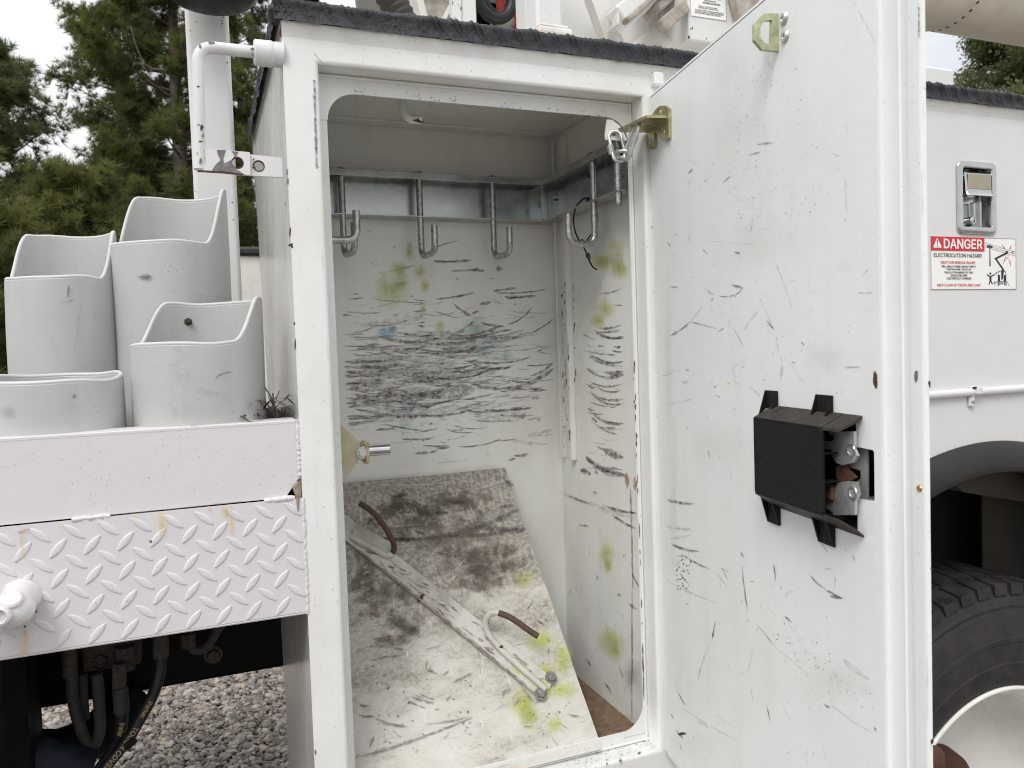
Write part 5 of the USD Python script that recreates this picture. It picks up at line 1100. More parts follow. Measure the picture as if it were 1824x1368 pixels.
b.lathe([(0, .000), (.030, .0015), (.055, .006), (.073, .0135), (.081, .022), (.0825, .030), (.0825, .10), (.070, .13), (0, .14)], Z3, X3, (cc[0], .50, cc[2]), 64)
obj('round_cap', b, 'black_plastic', truck, smooth=50)

# pipe handle on the side of the cabinet
b = MB(); yh = .008
pB = on_y(482, 95, yh)
pth = bezier([np.array([XL - .005, yh, pB[2]]), on_y(453, 93, yh), on_y(352.5, 82, yh), on_y(356, 302, yh)], 10, .022)
b.tube(pth, .0078, 20); hd = obj('pipe_handle', b, 'white_paint', truck, smooth=50)
b = MB(); z_ = pB[2]
b.lathe([(0, 0), (.0150, 0), (.0168, .0015), (.0168, .0175), (.0172, .0185), (.0172, .0225), (.0158, .025), (.0165, .029), (.0165, .038)], X3, Z3, (XL - .036, yh, z_ - .001), 32)
obj('handle_boss', b, 'white_paint', hd, smooth=35)
zh = (300, 0, 3.04)
H = lambda pts, y: Polygon([(on_y(*p, y)[0], on_y(*p, y)[2]) for p in pts])
hole1 = Point(*[on_y(423, 290, .002)[i] for i in (0, 2)]).buffer(.0072); hole2 = Point(*[on_y(461, 295, .004)[i] for i in (0, 2)]).buffer(.0070)
b = MB(); b.prism(H(((365, 264), (445, 271), (446, 312), (352, 303), (350, 294), (366, 290)), .002).buffer(-.001).buffer(.001).difference(hole1), .004, XZ, (0, .002, 0)); lg = obj('handle_lug', b, 'white_paint', hd, smooth=False)
b = MB(); b.prism(H(((420, 272), (502, 281), (504, 316), (420, 311)), .0065).difference(hole2).difference(hole1.buffer(.001)), .004, XZ, (0, .0065, 0)); lg2 = obj('handle_lug', b, 'white_paint', truck, smooth=False)
b = MB()
for hh, y in ((hole1, .0019), (hole2, .0064)): b.prism(hh.buffer(.0009).difference(hh.buffer(-.0006)), .0042, XZ, (0, y, 0))
obj('rusty_hole_edge', b, 'rust', hd, smooth=False)
mk = Marks(lambda x, y: on_y(x, y, .0014))
def patch(mk, pts, mat, z):
    P2 = Polygon(pts).buffer(0); t = trimesh.creation.extrude_polygon(P2, 1.0, engine='earcut'); v = np.array(t.vertices); top = v[:, 2] > .5
    f = t.faces[top[t.faces].all(1)]; q = np.array([mk.w(z[0] + x / z[2], z[1] + y / z[2]) for x, y, _ in v]); mk._m(mat).add(q, f, np.full((len(q), 2), .5))
zr = (300, 0, 3.04)
patch(mk, [(262, 812), (312, 812), (296, 860), (302, 885), (330, 872), (345, 862), (348, 900), (368, 916), (404, 938), (404, 944), (235, 922), (258, 888), (282, 868), (268, 836)], 'chip_grey', zr)
patch(mk, [(340, 818), (380, 822), (370, 838), (372, 852), (356, 850), (352, 832)], 'chip_grey', zr)
patch(mk, [(152, 920), (300, 928), (420, 945), (400, 950), (290, 940), (160, 932)], 'rust', zr)
for k in range(9): mk.chip(462 + rng.normal(0, 5), 872 + rng.uniform(-12, 40), 3, 5, 'rust', zr)
mk.build(lg)
mk = Marks(lambda x, y: on_y(x, y, yh - .0082))
for (x, y, rx, ry, m_) in ((230, 231, 20, 6, 'chip_grey'), (170, 250, 9, 12, 'chip_grey'), (182, 690, 8, 14, 'rust'), (165, 676, 10, 4, 'rust'), (187, 735, 5, 14, 'chip_grey'), (178, 765, 14, 3.5, 'rust'), (161, 468, 8, 4, 'rust'), (176, 872, 7, 14, 'chip_grey'), (155, 830, 3, 5, 'rust'), (455, 265, 8, 8, 'chip_grey'), (458, 294, 6, 8, 'chip_grey')): mk.chip(x, y, rx, ry, m_, zr)
mk.build(hd)

# ================================================================== UNDER THE STEP: frame rails and hoses
b = MB(); yF = .70
zA, zB2 = float(on_y(505, 1182, yF)[2]), 1.203
b.box((-1.6, yF, zA), (2.8, yF + .005, zB2)); b.box((-1.6, yF, zA - .006), (2.8, yF + .09, zA), .002); b.box((-1.6, yF, zB2), (2.8, yF + .09, zB2 + .006), .002)
obj('frame_rail', b, 'frame_black', truck, smooth=False)
b = MB(); b.box((-1.6, 1.63, zA + .1), (2.8, 1.635, zB2)); b.box((-1.6, 1.55, zA + .09), (2.8, 1.635, zA + .1)); obj('frame_rail', b, 'frame_black', truck, smooth=False)
b = MB(); b.box((-.9, .60, .98), (-.45, .80, 1.2), .02); b.box((-.42, .5, 1.08), (-.30, .52, 1.22), .004); obj('hanger_bracket', b, 'frame_black', truck, smooth=False)
b = MB(); yv = .62
p = on_y(176, 1180, yv); b.box(p + [-.030, .01, -.020], p + [.075, .07, .06], .004); b.tube(np.array([on_y(222, 1150, yv), on_y(222, 1192, yv)]), .020, 12); valve = obj('valve_block', b, 'fitting_grime', truck, smooth=30)
b = MB(); b.lathe([(.0165, -.010), (.0165, .004), (.0150, .005), (.0135, .004), (.012, -.004), (0, -.005)], -Y3, Z3, on_y(177, 1183, yv) + [0, .008, 0], 6); obj('plug', b, 'rust', valve, smooth=20)
b = MB(); q_ = on_y(380, 1166, yF - .004); b.lathe([(0, .014), (.012, .012), (.0135, 0)], -Y3, Z3, q_, 6); b.lathe([(.013, .004), (.019, .003), (.020, 0)], -Y3, Z3, q_, 20); obj('frame_bolt', b, 'fitting_grime', truck, smooth=20)
def hose(name, label, pts, r, mat='hose_rubber', fit=None):
    t = thing(name, label, 'hose')
    P = spline(pts, 80); obj('hose_body', MB().tube(P, r, 18), mat, t, smooth=60)
    for (pa, pb, ra, nn, mt) in fit or (): obj('fitting', MB().tube(np.array([pa + (pb - pa) * s for s in (0, .02, .98, 1)]), [ra * .9, ra, ra, ra * .9], nn), mt, t, smooth=20)
    return t, P
Y = .55
hA, PA = hose('hydraulic_hose', 'black hydraulic hose with yellow print curving down from the step', [on_y(286, 1140, Y), on_y(287, 1180, Y), on_y(281, 1215, Y - .005), on_y(268, 1247, Y - .015), on_y(250, 1280, Y - .02), on_y(228, 1316, Y - .03), on_y(200, 1352, Y - .04), on_y(172, 1392, Y - .05)], .0108, fit=[(on_y(286, 1125, Y), on_y(286.5, 1171, Y), .0145, 8, 'fitting_grime')])
hB, PBp = hose('hydraulic_hose', 'black hydraulic hose hanging from the grimy crimped fitting', [on_y(216, 1255, Y), on_y(217, 1280, Y), on_y(213, 1308, Y), on_y(198, 1340, Y - .02), on_y(172, 1378, Y - .035), on_y(150, 1400, Y - .04)], .0115, fit=[(on_y(213, 1180, Y), on_y(213, 1224, Y), .0135, 6, 'fitting_grime'), (on_y(214, 1223, Y), on_y(217, 1269, Y), .0142, 24, 'hose_grey')])
hC, PC = hose('hydraulic_hose', 'black hose that turns into a grey sleeve in a tight loop', [on_y(126, 1170, Y + .04), on_y(128, 1220, Y + .04), on_y(134, 1265, Y + .04), on_y(143, 1295, Y + .03), on_y(155, 1322, Y + .03), on_y(164, 1330, Y + .03), on_y(174, 1316, Y + .03), on_y(178, 1280, Y + .03), on_y(175, 1225, Y + .03), on_y(172, 1200, Y + .03)], .0105, mat='hose_grey', fit=[(on_y(123, 1150, Y + .04), on_y(125, 1205, Y + .04), .0135, 12, 'fitting_grime')])
hE, PE = hose('hydraulic_hose', 'grey hose behind the tight loop, under the black frame', [on_y(146, 1200, Y + .07), on_y(147, 1240, Y + .07), on_y(152, 1285, Y + .07), on_y(163, 1320, Y + .07), on_y(190, 1350, Y + .07)], .0100, mat='hose_grey')
hose('hydraulic_hose', 'short grimy hose bent back on itself beside the frame bolt', [on_y(338, 1115, .64), on_y(338, 1140, .64), on_y(344, 1156, .64), on_y(358, 1158, .64), on_y(376, 1142, .64), on_y(398, 1112, .64)], .0095, mat='hose_grey', fit=[(on_y(334, 1128, .63), on_y(335, 1152, .63), .015, 8, 'fitting_grime')])
def wrap_text(txt, P, r, s0, h, side, parent, mat, flip=False):
    """Print that follows the hose: reading along its length, on the side that faces away from the truck."""
    tm_ = meshkit.text_mesh(txt, h, .0003, bold=True); v = np.array(tm_.vertices); s = np.r_[0, np.cumsum(np.linalg.norm(np.diff(P, axis=0), axis=1))]
    T = np.gradient(P, axis=0); T /= np.linalg.norm(T, axis=1, keepdims=True)
    at = lambda A, d: np.stack([np.interp(d, s, A[:, k]) for k in range(3)], 1)
    d = s0 + v[:, 0]; c = at(P, d); t_ = at(T, d); t_ /= np.linalg.norm(t_, axis=1, keepdims=True)
    nv = np.array([.25, -1.0, .1]); n_ = nv - t_ * (t_ @ nv)[:, None]; n_ /= np.linalg.norm(n_, axis=1, keepdims=True); b_ = np.cross(n_, t_)
    ph = side + (v[:, 1] - h / 2) / r
    w = c + (r + .0003 + v[:, 2]) [:, None] * (np.cos(ph)[:, None] * n_ + np.sin(ph)[:, None] * b_)
    obj('lettering', (w, np.array(tm_.faces)), mat, parent, smooth=False)
wrap_text('Parker', PA, .0108, .115, .0075, -.1, hA, 'print_yellow')
wrap_text('TOUGH COVER', PA, .0108, .165, .0085, -.1, hA, 'print_yellow')
wrap_text('TC-8 WP', PA, .0108, .295, .0075, -.1, hA, 'print_grey')
wrap_text('Parker', PBp, .0115, .030, .0080, -.1, hB, 'print_yellow')
b = MB(); b.tube(np.array([on_y(226, 1318, Y - .034), on_y(234, 1327, Y - .034)]), .0125, 16); obj('hose_strap', b, 'black_plastic', hA, smooth=30)
cv = thing('hose_bundle', 'dark cloth-wrapped hose bundle sagging under the black frame', 'hose bundle')
def lumpy(pts, r, seed, mat, nm):
    P = spline(pts, 70); b = MB().tube(P, r, 28); v, f = np.vstack(b.v), np.vstack(b.f)
    n = meshkit.fbm(v * 26, 4, seed)[:, None] - .5; c = np.repeat(P, 28, 0); k = len(c); v[:k] = c + (v[:k] - c) * (1 + .55 * n[:k]); obj(nm, (v, f), mat, cv, smooth=60)
lumpy([on_y(-40, 1290, .62), on_y(30, 1330, .60), on_y(90, 1340, .60), on_y(150, 1322, .62), on_y(200, 1280, .66), on_y(230, 1235, .70)], .042, 3, 'frame_black', 'sleeve')
lumpy([on_y(-20, 1400, .55), on_y(40, 1360, .55), on_y(110, 1372, .55), on_y(160, 1385, .55)], .045, 5, 'blue_fabric', 'sleeve')
lumpy([on_y(-30, 1235, .56), on_y(5, 1290, .52), on_y(20, 1330, .50), on_y(10, 1400, .5)], .026, 8, 'hose_rubber', 'sleeve')
b = MB(); b.box((-.62, .45, .70), (-.315, .62, 1.2), .03); obj('hanger_plate', b, 'frame_black', truck, smooth=False)

# ================================================================== RIGHT: body side, handle, label, wheel
HC = np.array([1.463, 0.745]); HR = .600
b = MB(); xB0 = XE + .0005
body = sbox(xB0, ZB, 2.80, 2.0135).difference(Point(*HC).buffer(HR, quad_segs=64)).difference(sbox(*[float(on_y(1703, 350, 0)[0]) + .012, float(on_y(1737, 417.5, 0)[2]) + .012, float(on_y(1772, 350, 0)[0]) - .012, float(on_y(1737, 288.5, 0)[2]) - .012]))
b.prism(body, .003, XZ, (0, 0.0004, 0))
side_body = obj('body_side', b, 'white_paint', truck, smooth=False)
b = MB(); zrl = float(on_y(1740, 698, -.006)[2])
pth = [(x, -.004, zrl) for x in np.linspace(.80, 2.8, 8)]
b.tube(np.array(pth), .0078, 20); obj('side_moulding', b, 'white_paint', truck, smooth=60)
b = MB(); pc = on_y(1741, 697, -.012)
b.box(pc + [-.003, -.004, -.006], pc + [.012, .010, .008], .0015); b.box(pc + [-.0085, .004, -.030], pc + [-.004, .012, .010], .001); b.box(pc + [-.013, .006, -.030], pc + [.002, .0115, -.010], .0015); clip = obj('moulding_clip', b, 'white_paint', truck, smooth=False)
b = MB(); b.lathe([(0, .003), (.003, .003), (.0042, .0005), (.0042, -.001)], -Y3, Z3, pc + [-.0055, .006, -.021], 12); obj('screw', b, 'steel_rod', clip, smooth=30)
b = MB(); p = on_y(1746, 692.5, -.0095); b.box(pc + [-.008, -.0005, .006], pc + [.0005, .008, .0085]); obj('clip_gap', b, 'dark_void', clip, smooth=False)
# second roof box and its bolts
wx0, wx1 = float(on_y(1640, 140, .10)[0]), float(on_y(1701, 140, .10)[0])
b = MB(); zt_ = float(on_y(1680, 120, .10)[2]); b.box((wx0 - .10, .10, 2.045), (wx1, .30, zt_), .005); rbx = obj('roof_box', b, 'white_paint', truck, smooth=False)
for (x, y, mt) in ((1661, 116, 'steel_rod'), (1684, 122, 'rust'), (1676, 121, 'fitting_grime'), (1669, 120, 'fitting_grime'), (1691, 124, 'fitting_grime')):
    p = on_y(x, y, .14); p[2] = zt_; b = MB(); b.lathe([(0, .009), (.0055, .008), (.006, -.001)], Z3, X3, p, 6); obj('bolt', b, mt, rbx, smooth=20)
# paddle handle
hq = dict(l=float(on_y(1703, 350, 0)[0]), r=float(on_y(1772, 350, 0)[0]), t=float(on_y(1737, 288.5, 0)[2]), b=float(on_y(1737, 417.5, 0)[2]))
pd = thing('paddle_latch', 'polished steel paddle handle with key lock on the white body side', 'door handle')
hw, hh = hq['r'] - hq['l'], hq['t'] - hq['b']; hx, hz = (hq['l'] + hq['r']) / 2, (hq['t'] + hq['b']) / 2
def rrect(w, h, r, n=8):
    p = []
    for cx, cz, a0 in ((w / 2 - r, h / 2 - r, 0), (-w / 2 + r, h / 2 - r, 90), (-w / 2 + r, -h / 2 + r, 180), (w / 2 - r, -h / 2 + r, 270)):
        for a in np.linspace(a0, a0 + 90, n): p.append((cx + r * math.cos(math.radians(a)), cz + r * math.sin(math.radians(a))))
    return p
rows = [[(hx + x, y, hz + z) for x, z in rrect(hw - 2 * i, hh - 2 * i, max(.003, .013 - i * .6))] for i, y in ((0, .000), (.0002, -.003), (.0015, -.0046), (.006, -.0056), (.0115, -.0056), (.0135, -.0048), (.0150, -.002), (.0158, .004), (.017, .016), (.020, .019))]
b = MB(); b.quads(np.array(rows)[:, ::-1], closed=True)
b.add(np.vstack([[(hx, .0195, hz)], rows[-1]]), [[0, 1 + (j + 1) % 32, 1 + j] for j in range(32)])
obj('bezel', b, 'stainless', pd, smooth=35)
b = MB(); pw = hw - .036; zt2 = hz + hh / 2 - .022; zb2_ = hz + .002
rows = [[(hx + sx * (pw / 2), y, z) for sx in (-1, -.94, .94, 1)] for z, y in ((zt2, .012), (zt2, -.004), (zt2 - .002, -.0062), (zb2_ + .012, -.0080), (zb2_ + .006, -.0092), (zb2_ + .001, -.0125), (zb2_, -.0120), (zb2_ + .004, -.007), (zb2_ + .006, .010))]
rows = np.array(rows); rows[:, 0, 1] += .002; rows[:, 3, 1] += .002
b.quads(rows[:, ::-1]); obj('paddle', b, 'stainless', pd, smooth=30)
b = MB(); b.box((hx - pw / 2 + .005, -.0088, zb2_ + .014), (hx + pw / 2 - .004, -.0070, zt2 - .004), .0005); obj('paddle_face', b, 'tan_reflection', pd, smooth=False)  # thin tan plate painting the reflection on the paddle
b = MB(); kl = on_y(1731, 394, .004); b.lathe([(0, .0050), (.0025, .0052), (.0035, .0046), (.0062, .0046), (.0085, .003), (.0092, -.004), (.0092, -.012)], -Y3, Z3, kl, 28); lk = obj('lock_cylinder', b, 'stainless', pd, smooth=30)
b = MB(); b.box(kl + [-.0008, -.0056, -.003], kl + [.0008, -.0048, .003]); obj('keyway', b, 'dark_void', lk, smooth=False)
b = MB(); b.box((hx + .004, .006, hz - hh / 2 + .024), (hx + .0085, .0185, hz - .006), .002); obj('inner_rib', b, 'stainless', pd, smooth=False)
# danger label
dl = thing('danger_sticker', 'red and white DANGER electrocution hazard sticker below the paddle handle', 'sticker')
LX0, LX1 = float(on_y(1657, 470, 0)[0]), float(on_y(1810, 470, 0)[0]); LZ1, LZ0 = float(on_y(1735, 422.5, 0)[2]), float(on_y(1735, 516, 0)[2])
LW, LH = LX1 - LX0, LZ1 - LZ0
LBX0, LBX1, LBY0, LBY1 = 160, 1660, 222, 1138         # the label's own drawing units
lx = lambda u: LX0 + (u - LBX0) / (LBX1 - LBX0) * LW
lz = lambda w: LZ1 - (w - LBY0) / (LBY1 - LBY0) * LH
def lay(poly, mat, name, lvl, parent=dl): return obj(name, MB().prism(poly, .0003, XZ, (0, -.0004 - .0004 * lvl, 0)), mat, parent, smooth=False)
lp_ = lambda pts: Polygon([(lx(a), lz(c)) for a, c in pts])
lay(lp_([(160, 222), (1660, 222), (1660, 1138), (160, 1138)]), 'decal_white', 'backing', 0)
bo = lp_([(166, 228), (1654, 228), (1654, 1132), (166, 1132)]); lay(bo.difference(bo.buffer(-.0006)), 'decal_black', 'border', 1)
lay(lp_([(166, 228), (1080, 228), (1080, 468), (166, 468)]), 'decal_red', 'red_panel', 2)
lay(lp_([(268, 262), (335, 402), (333, 418), (212, 418), (208, 404)]).buffer(.0004), 'decal_white', 'warning_triangle', 3)
lay(unary_union([lp_([(262, 290), (275, 290), (271, 380), (266, 380)]), Point(lx(268), lz(397)).buffer(.0011)]), 'decal_black', 'exclamation_mark', 4)
def put_text(txt, u0, u1, w0, w1, mat, lvl, bold=True, parent=dl, name='lettering', plane=None):
    t = meshkit.text_mesh(txt, .01, .0003, bold=bold); v = np.array(t.vertices); lo, hi = v.min(0), v.max(0)
    x = lx(u0) + (v[:, 0] - lo[0]) / (hi[0] - lo[0]) * (lx(u1) - lx(u0)); z = lz(w1) + (v[:, 1] - lo[1]) / (hi[1] - lo[1]) * (lz(w0) - lz(w1)); y = -.0004 - .0004 * lvl - v[:, 2]
    obj(name, (np.stack([x, y, z], 1), np.array(t.faces)), mat, parent, smooth=False)
put_text('DANGER', 375, 1035, 262, 432, 'decal_white', 3)
put_text('ELECTROCUTION HAZARD', 218, 1032, 512, 578, 'decal_black', 1, bold=False)
put_text('DEATH OR SERIOUS INJURY', 335, 925, 645, 690, 'decal_red', 1, bold=False)
for i, (tx, a, c) in enumerate((('WILL RESULT FROM CONTACT WITH', 343, 918), ('THIS MACHINE, TRUCK OR', 422, 842), ('TRUCK ATTACHMENTS IF THEY', 388, 882), ('SHOULD BECOME', 493, 778), ('ELECTRICALLY CHARGED', 430, 845))): put_text(tx, a, c, 720 + 51 * i, 755 + 51 * i, 'decal_black', 1, bold=False)
put_text('KEEP CLEAR OF TRUCK AND LOAD', 266, 1005, 1036, 1078, 'decal_red', 1, bold=False)
ln_ = lambda pts, w: LineString([(lx(a), lz(c)) for a, c in pts]).buffer(w / 2, cap_style=2, join_style=2)
wires = unary_union([ln_([(1098, 318 + d), (1640, 462 + d * 1.1)], .00035) for d in (0, 34, 68)]).intersection(bo)
pict = unary_union([wires, ln_([(1130, 372), (1225, 384)], .0042), ln_([(1178, 340), (1178, 400)], .0012), lp_([(1172, 390), (1184, 390), (1192, 725), (1170, 725)]), ln_([(1480, 486), (1282, 590), (1420, 785)], .0040), lp_([(1460, 452), (1500, 448), (1505, 495), (1465, 500)]),
                    ln_([(1460, 500), (1460, 578), (1506, 578), (1506, 500)], .0006), lp_([(1320, 880), (1358, 880), (1358, 985), (1320, 985)]), lp_([(1428, 880), (1470, 880), (1470, 985), (1428, 985)]), ln_([(1320, 880), (1332, 815), (1395, 800), (1455, 812), (1470, 880)], .0012),
                    lp_([(1380, 795), (1435, 775), (1410, 960), (1382, 960)]), lp_([(1316, 1000), (1334, 1000), (1334, 1068), (1316, 1068)]), lp_([(1346, 1000), (1364, 1000), (1364, 1055), (1346, 1055)]), lp_([(1426, 1000), (1444, 1000), (1444, 1055), (1426, 1055)]), lp_([(1456, 1000), (1474, 1000), (1474, 1068), (1456, 1068)]),
                    ln_([(1310, 992), (1480, 992)], .0010), Point(lx(1394), lz(1025)).buffer(.0022), ln_([(1300, 1010), (1255, 1070)], .0006), ln_([(1485, 1000), (1525, 1068)], .0006),
                    Point(lx(1186), lz(855)).buffer(.0024), ln_([(1122, 872), (1186, 910), (1262, 872)], .0022), lp_([(1166, 905), (1206, 905), (1202, 985), (1170, 985)]), ln_([(1184, 975), (1158, 1045)], .0026), ln_([(1190, 975), (1218, 1040)], .0026), ln_([(1262, 872), (1310, 822)], .0009), ln_([(1226, 1035), (1300, 995)], .0009), lp_([(1282, 860), (1290, 830), (1310, 822), (1300, 845)]), lp_([(1240, 1025), (1255, 1000), (1275, 1010)])])
lay(pict, 'decal_black', 'pictogram', 1)
sp = unary_union([ln_([p, q], .0006) for p, q in (((1395, 342), (1445, 410)), ((1575, 342), (1525, 415)), ((1625, 435), (1560, 485)), ((1448, 580), (1410, 680)), ((1525, 590), (1555, 720)))] + [lp_([(a, c), (a + 18, c - 18), (a + 24, c + 14)]) for a, c in ((1420, 396), (1536, 396), (1580, 476), (1430, 620), (1530, 655))])
lay(sp, 'decal_red', 'sparks', 2)

# wheel arch flare, wheel well and wheel
b = MB()
def arc_strip(prof, a0, a1, n, c):
    rows = []
    for a in np.linspace(a0, a1, n): rows.append([(c[0] + r * math.cos(a), y, c[1] + r * math.sin(a)) for r, y in prof])
    return rows
pf = [(.618, .001), (.620, -.004), (.616, -.012), (.606, -.022), (.590, -.030), (.572, -.033), (.562, -.031), (.558, -.026), (.560, .010), (.566, .10)]
b.quads(arc_strip(pf, -.12, math.pi + .12, 90, HC)); obj('wheel_arch', b, 'flare_rubber', truck, smooth=50)
b = MB(); b.quads(arc_strip([(.602, .004), (.62, .012), (.735, .12), (.735, .4755)], -.15, math.pi + .15, 50, HC)); obj('wheel_well', b, 'under_paint', truck, smooth=50)
b = MB()
wl = on_y(1751, 870, .34)
b.box((wl[0], .34, .72), (wl[0] + .50, .345, 1.25)); b.prism(Polygon([(on_y(x, y, .20)[0], on_y(x, y, .20)[2]) for x, y in ((1700, 862), (1718, 877), (1760, 884), (1860, 900), (1860, 820), (1760, 828))]), .14, XZ, (0, .20, 0))
obj('well_bracket', b, 'well_paint', truck, smooth=False)
wc = np.array([1.552, 0.0, 0.520]); y0 = .045
wheel = UsdGeom.Xform.Define(stage, numbered('/World/utility_truck/wheel')).GetPrim()
RO = .520
tp = [(.286, .020), (.292, .006), (.305, -.003), (.330, -.010), (.352, -.0125), (.354, -.0138), (.358, -.0138), (.360, -.0125), (.385, -.0135), (.400, -.0125), (.403, -.0142), (.412, -.0142), (.416, -.0120), (.440, -.0095), (.462, -.004), (.470, .000), (.478, -.001), (.485, .004), (RO - .012, .012), (RO - .003, .017), (RO, .030), (RO + .003, .10), (RO + .003, .16), (RO, .225), (RO - .012, .245), (.44, .262), (.35, .262), (.286, .24)]
b = MB(); b.lathe([(r, y) for r, y in tp], Y3, Z3, (wc[0], y0, wc[2]), 160)
obj('tyre', b, 'tyre_rubber', wheel, smooth=28)
b = MB(); nb = 64                                    # shoulder lugs and tread blocks
for k in range(nb):
    a0 = 2 * np.pi * k / nb; da = 2 * np.pi / nb
    for (ya, yb_, fr, off, hgt) in ((.004, .060, .74, 0, .011), (.066, .128, .86, .4, .012), (.134, .196, .86, .1, .012), (.202, .252, .74, .5, .011)):
        A0, A1 = a0 + off * da, a0 + (off + fr) * da; sk = .16 * da
        pts = []
        for a, y, r in ((A0, ya, -.016), (A1, ya, -.016), (A1 + sk, yb_, 0), (A0 + sk, yb_, 0), (A0, ya + .002, hgt - .004), (A1, ya + .002, hgt - .004), (A1 + sk, yb_, hgt), (A0 + sk, yb_, hgt)):
            rr = RO - .004 + r if ya > .05 and ya < .2 else RO - .004 + r
            pts.append((wc[0] + rr * math.sin(a), y0 + y, wc[2] + rr * math.cos(a)))
        b.add(pts, [[0, 3, 2, 1], [4, 5, 6, 7], [0, 1, 5, 4], [1, 2, 6, 5], [2, 3, 7, 6], [3, 0, 4, 7]])
obj('tread_blocks', b, 'tyre_rubber', wheel, smooth=False)
b = MB()
b.lathe([(.284, .012), (.2945, .002), (.2990, -.003), (.3010, -.0035), (.3010, -.001), (.2960, .004), (.2880, .014)], Y3, Z3, (wc[0], y0, wc[2]), 120)
b.lathe([(.2985, -.0030), (.2930, .001), (.2830, .012), (.2700, .030), (.2660, .060), (.2640, .110), (.2610, .130), (.2550, .150), (.2400, .165), (.2100, .170), (.150, .170), (.098, .168)], Y3, Z3, (wc[0], y0, wc[2]), 120)
b.tube(np.array([(wc[0] + .2985 * math.sin(a), y0 - .0035, wc[2] + .2985 * math.cos(a)) for a in np.linspace(0, 2 * np.pi, 120, endpoint=False)]), .0048, 10, closed=True)
obj('rim', b, 'rim_paint', wheel, smooth=35)
mk = Marks(lambda x, y: on_y(x, y, .1))
b = MB(); b.lathe([(.0, .030), (.045, .030), (.060, .045), (.062, .130), (.094, .135), (.100, .168)], Y3, Z3, (wc[0], y0, wc[2]), 48)
for k in range(10):
    a = 2 * np.pi * k / 10; c_ = np.array([wc[0] + .080 * math.sin(a), y0 + .150, wc[2] + .080 * math.cos(a)]); b.lathe([(0, -.004), (.013, -.003), (.0165, .006), (.0165, .03)], Y3, Z3, c_, 6)
obj('hub', b, 'rust', wheel, smooth=30)
p = on_y(1676, 1352, .02); b = MB(); b.lathe([(0, -.030), (.020, -.028), (.030, -.018), (.034, .0), (.034, .06)], Y3, Z3, (p[0] - .004, .05, p[2] - .01), 28); obj('valve_cap', b, 'rust', wheel, smooth=40)

# ================================================================== ON THE ROOF: pedestal, posts, boom
def slab(pts, y, t): return MB().prism(Polygon([(on_y(*p, y)[0], on_y(*p, y)[2]) for p in pts]).buffer(0), t, XZ, (0, y, 0))
def onroof(name, pts, y, t, mat, parent=truck): return obj(name, slab(pts, y, t), mat, parent, smooth=False)
# near square post with its welded foot
p0, p1 = on_y(957, 40, .34), on_y(1003, 40, .34)
b = MB(); zf_ = float(on_y(985, 52, .33)[2]); b.box((p0[0], .34, zf_ - .006), (p1[0], .40, zf_ + .36), .006)
np_ = obj('roof_post', b, 'white_paint', truck, smooth=False)
b = MB(); f0, f1 = on_y(960, 56, .325), on_y(1021, 56, .325); b.box((f0[0], .325, zf_ - .010), (f1[0], .415, zf_ + .004), .004)
b.box((f0[0] + .004, .331, zf_ + .003), (f1[0] - .004, .41, zf_ + .012), .006); obj('post_foot', b, 'deck_paint', np_, smooth=False)
b = MB(); q0 = on_y(939, 40, .40); b.box((q0[0], .405, zf_ - .03), (p0[0] + .01, .46, zf_ + .36), .002); obj('post_side', b, 'white_paint', np_, smooth=False)
# second post, two faces
b = MB(); s0_, s1_ = on_y(821, 20, .48), on_y(849, 20, .48); b.box((s0_[0], .48, 2.05), (s1_[0], .56, 2.60), .003); p2 = obj('roof_post', b, 'white_paint', truck, smooth=False)
onroof('edge_bar', ((804, -60), (820, -60), (822, 42), (806, 40)), .475, .006, 'white_paint', p2)
mk = Marks(lambda x, y: on_y(x, y, .4744))
for x, y, rx, ry in ((806.5, 5, 1, 3), (816, 9, .8, 2), (821, 15, 1.6, 4), (810, 32, .8, 2)): mk.chip(x, y, rx, ry, 'chip_grey')
mk.build(p2)
# near-black sheet painting the shade of the cavity between the posts, and its hoses
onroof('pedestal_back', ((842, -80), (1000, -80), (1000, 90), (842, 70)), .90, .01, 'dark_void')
for k, (nm, lab, pts, r, mt) in enumerate((
    ('hose', 'thick black hose looping down between the white roof posts', [(848, -40), (852, -5), (862, 18), (880, 32), (902, 28), (912, 5), (914, -40)], .014, 'hose_rubber'),
    ('hose', 'thin dark hose inside the loop between the roof posts', [(858, -40), (862, -5), (875, 18), (884, 24)], .009, 'hose_rubber'),
    ('hose', 'left red hose behind the black loop', [(889, -40), (891, 10), (894, 34)], .010, 'red_hose'),
    ('hose', 'middle red hose behind the black loop', [(903, -40), (906, 10), (896, 40)], .010, 'red_hose'),
    ('hose', 'right red hose bending away under the white post', [(930, -40), (926, 5), (912, 40), (906, 60)], .010, 'red_hose'),
    ('hose', 'grimy pale hose lying across the red ones', [(886, 52), (902, 42), (914, 38)], .010, 'dirty_shaded_beam'),
    ('hose', 'short red hose low beside the white post', [(922, 20), (918, 36), (920, 56)], .009, 'red_hose'))):
    t = thing('hose', lab, 'hose'); yy = .62 if mt != 'red_hose' else .70
    P = spline([on_y(x, y, yy + .01 * k) for x, y in pts], 40); obj('hose_body', MB().tube(P, r, 14), mt, t, smooth=60)
    if mt == 'red_hose' and k < 4: obj('sleeve', MB().tube(P[:16], r * 1.15, 14), 'zinc', t, smooth=60)
g1 = onroof('gusset_plate', ((733, -60), (812, -60), (812, 60), (760, 60), (757, 30)), .66, .012, 'dirty_shaded_beam')  # dark colour paints this panel as lying in shadow
onroof('gusset_flange', ((726, -60), (738, -60), (764, 36), (752, 36)), .60, .07, 'deck_paint', g1)
onroof('gusset_rib', ((800, 8), (806, 14), (790, 42), (782, 42)), .64, .012, 'deck_paint', g1)
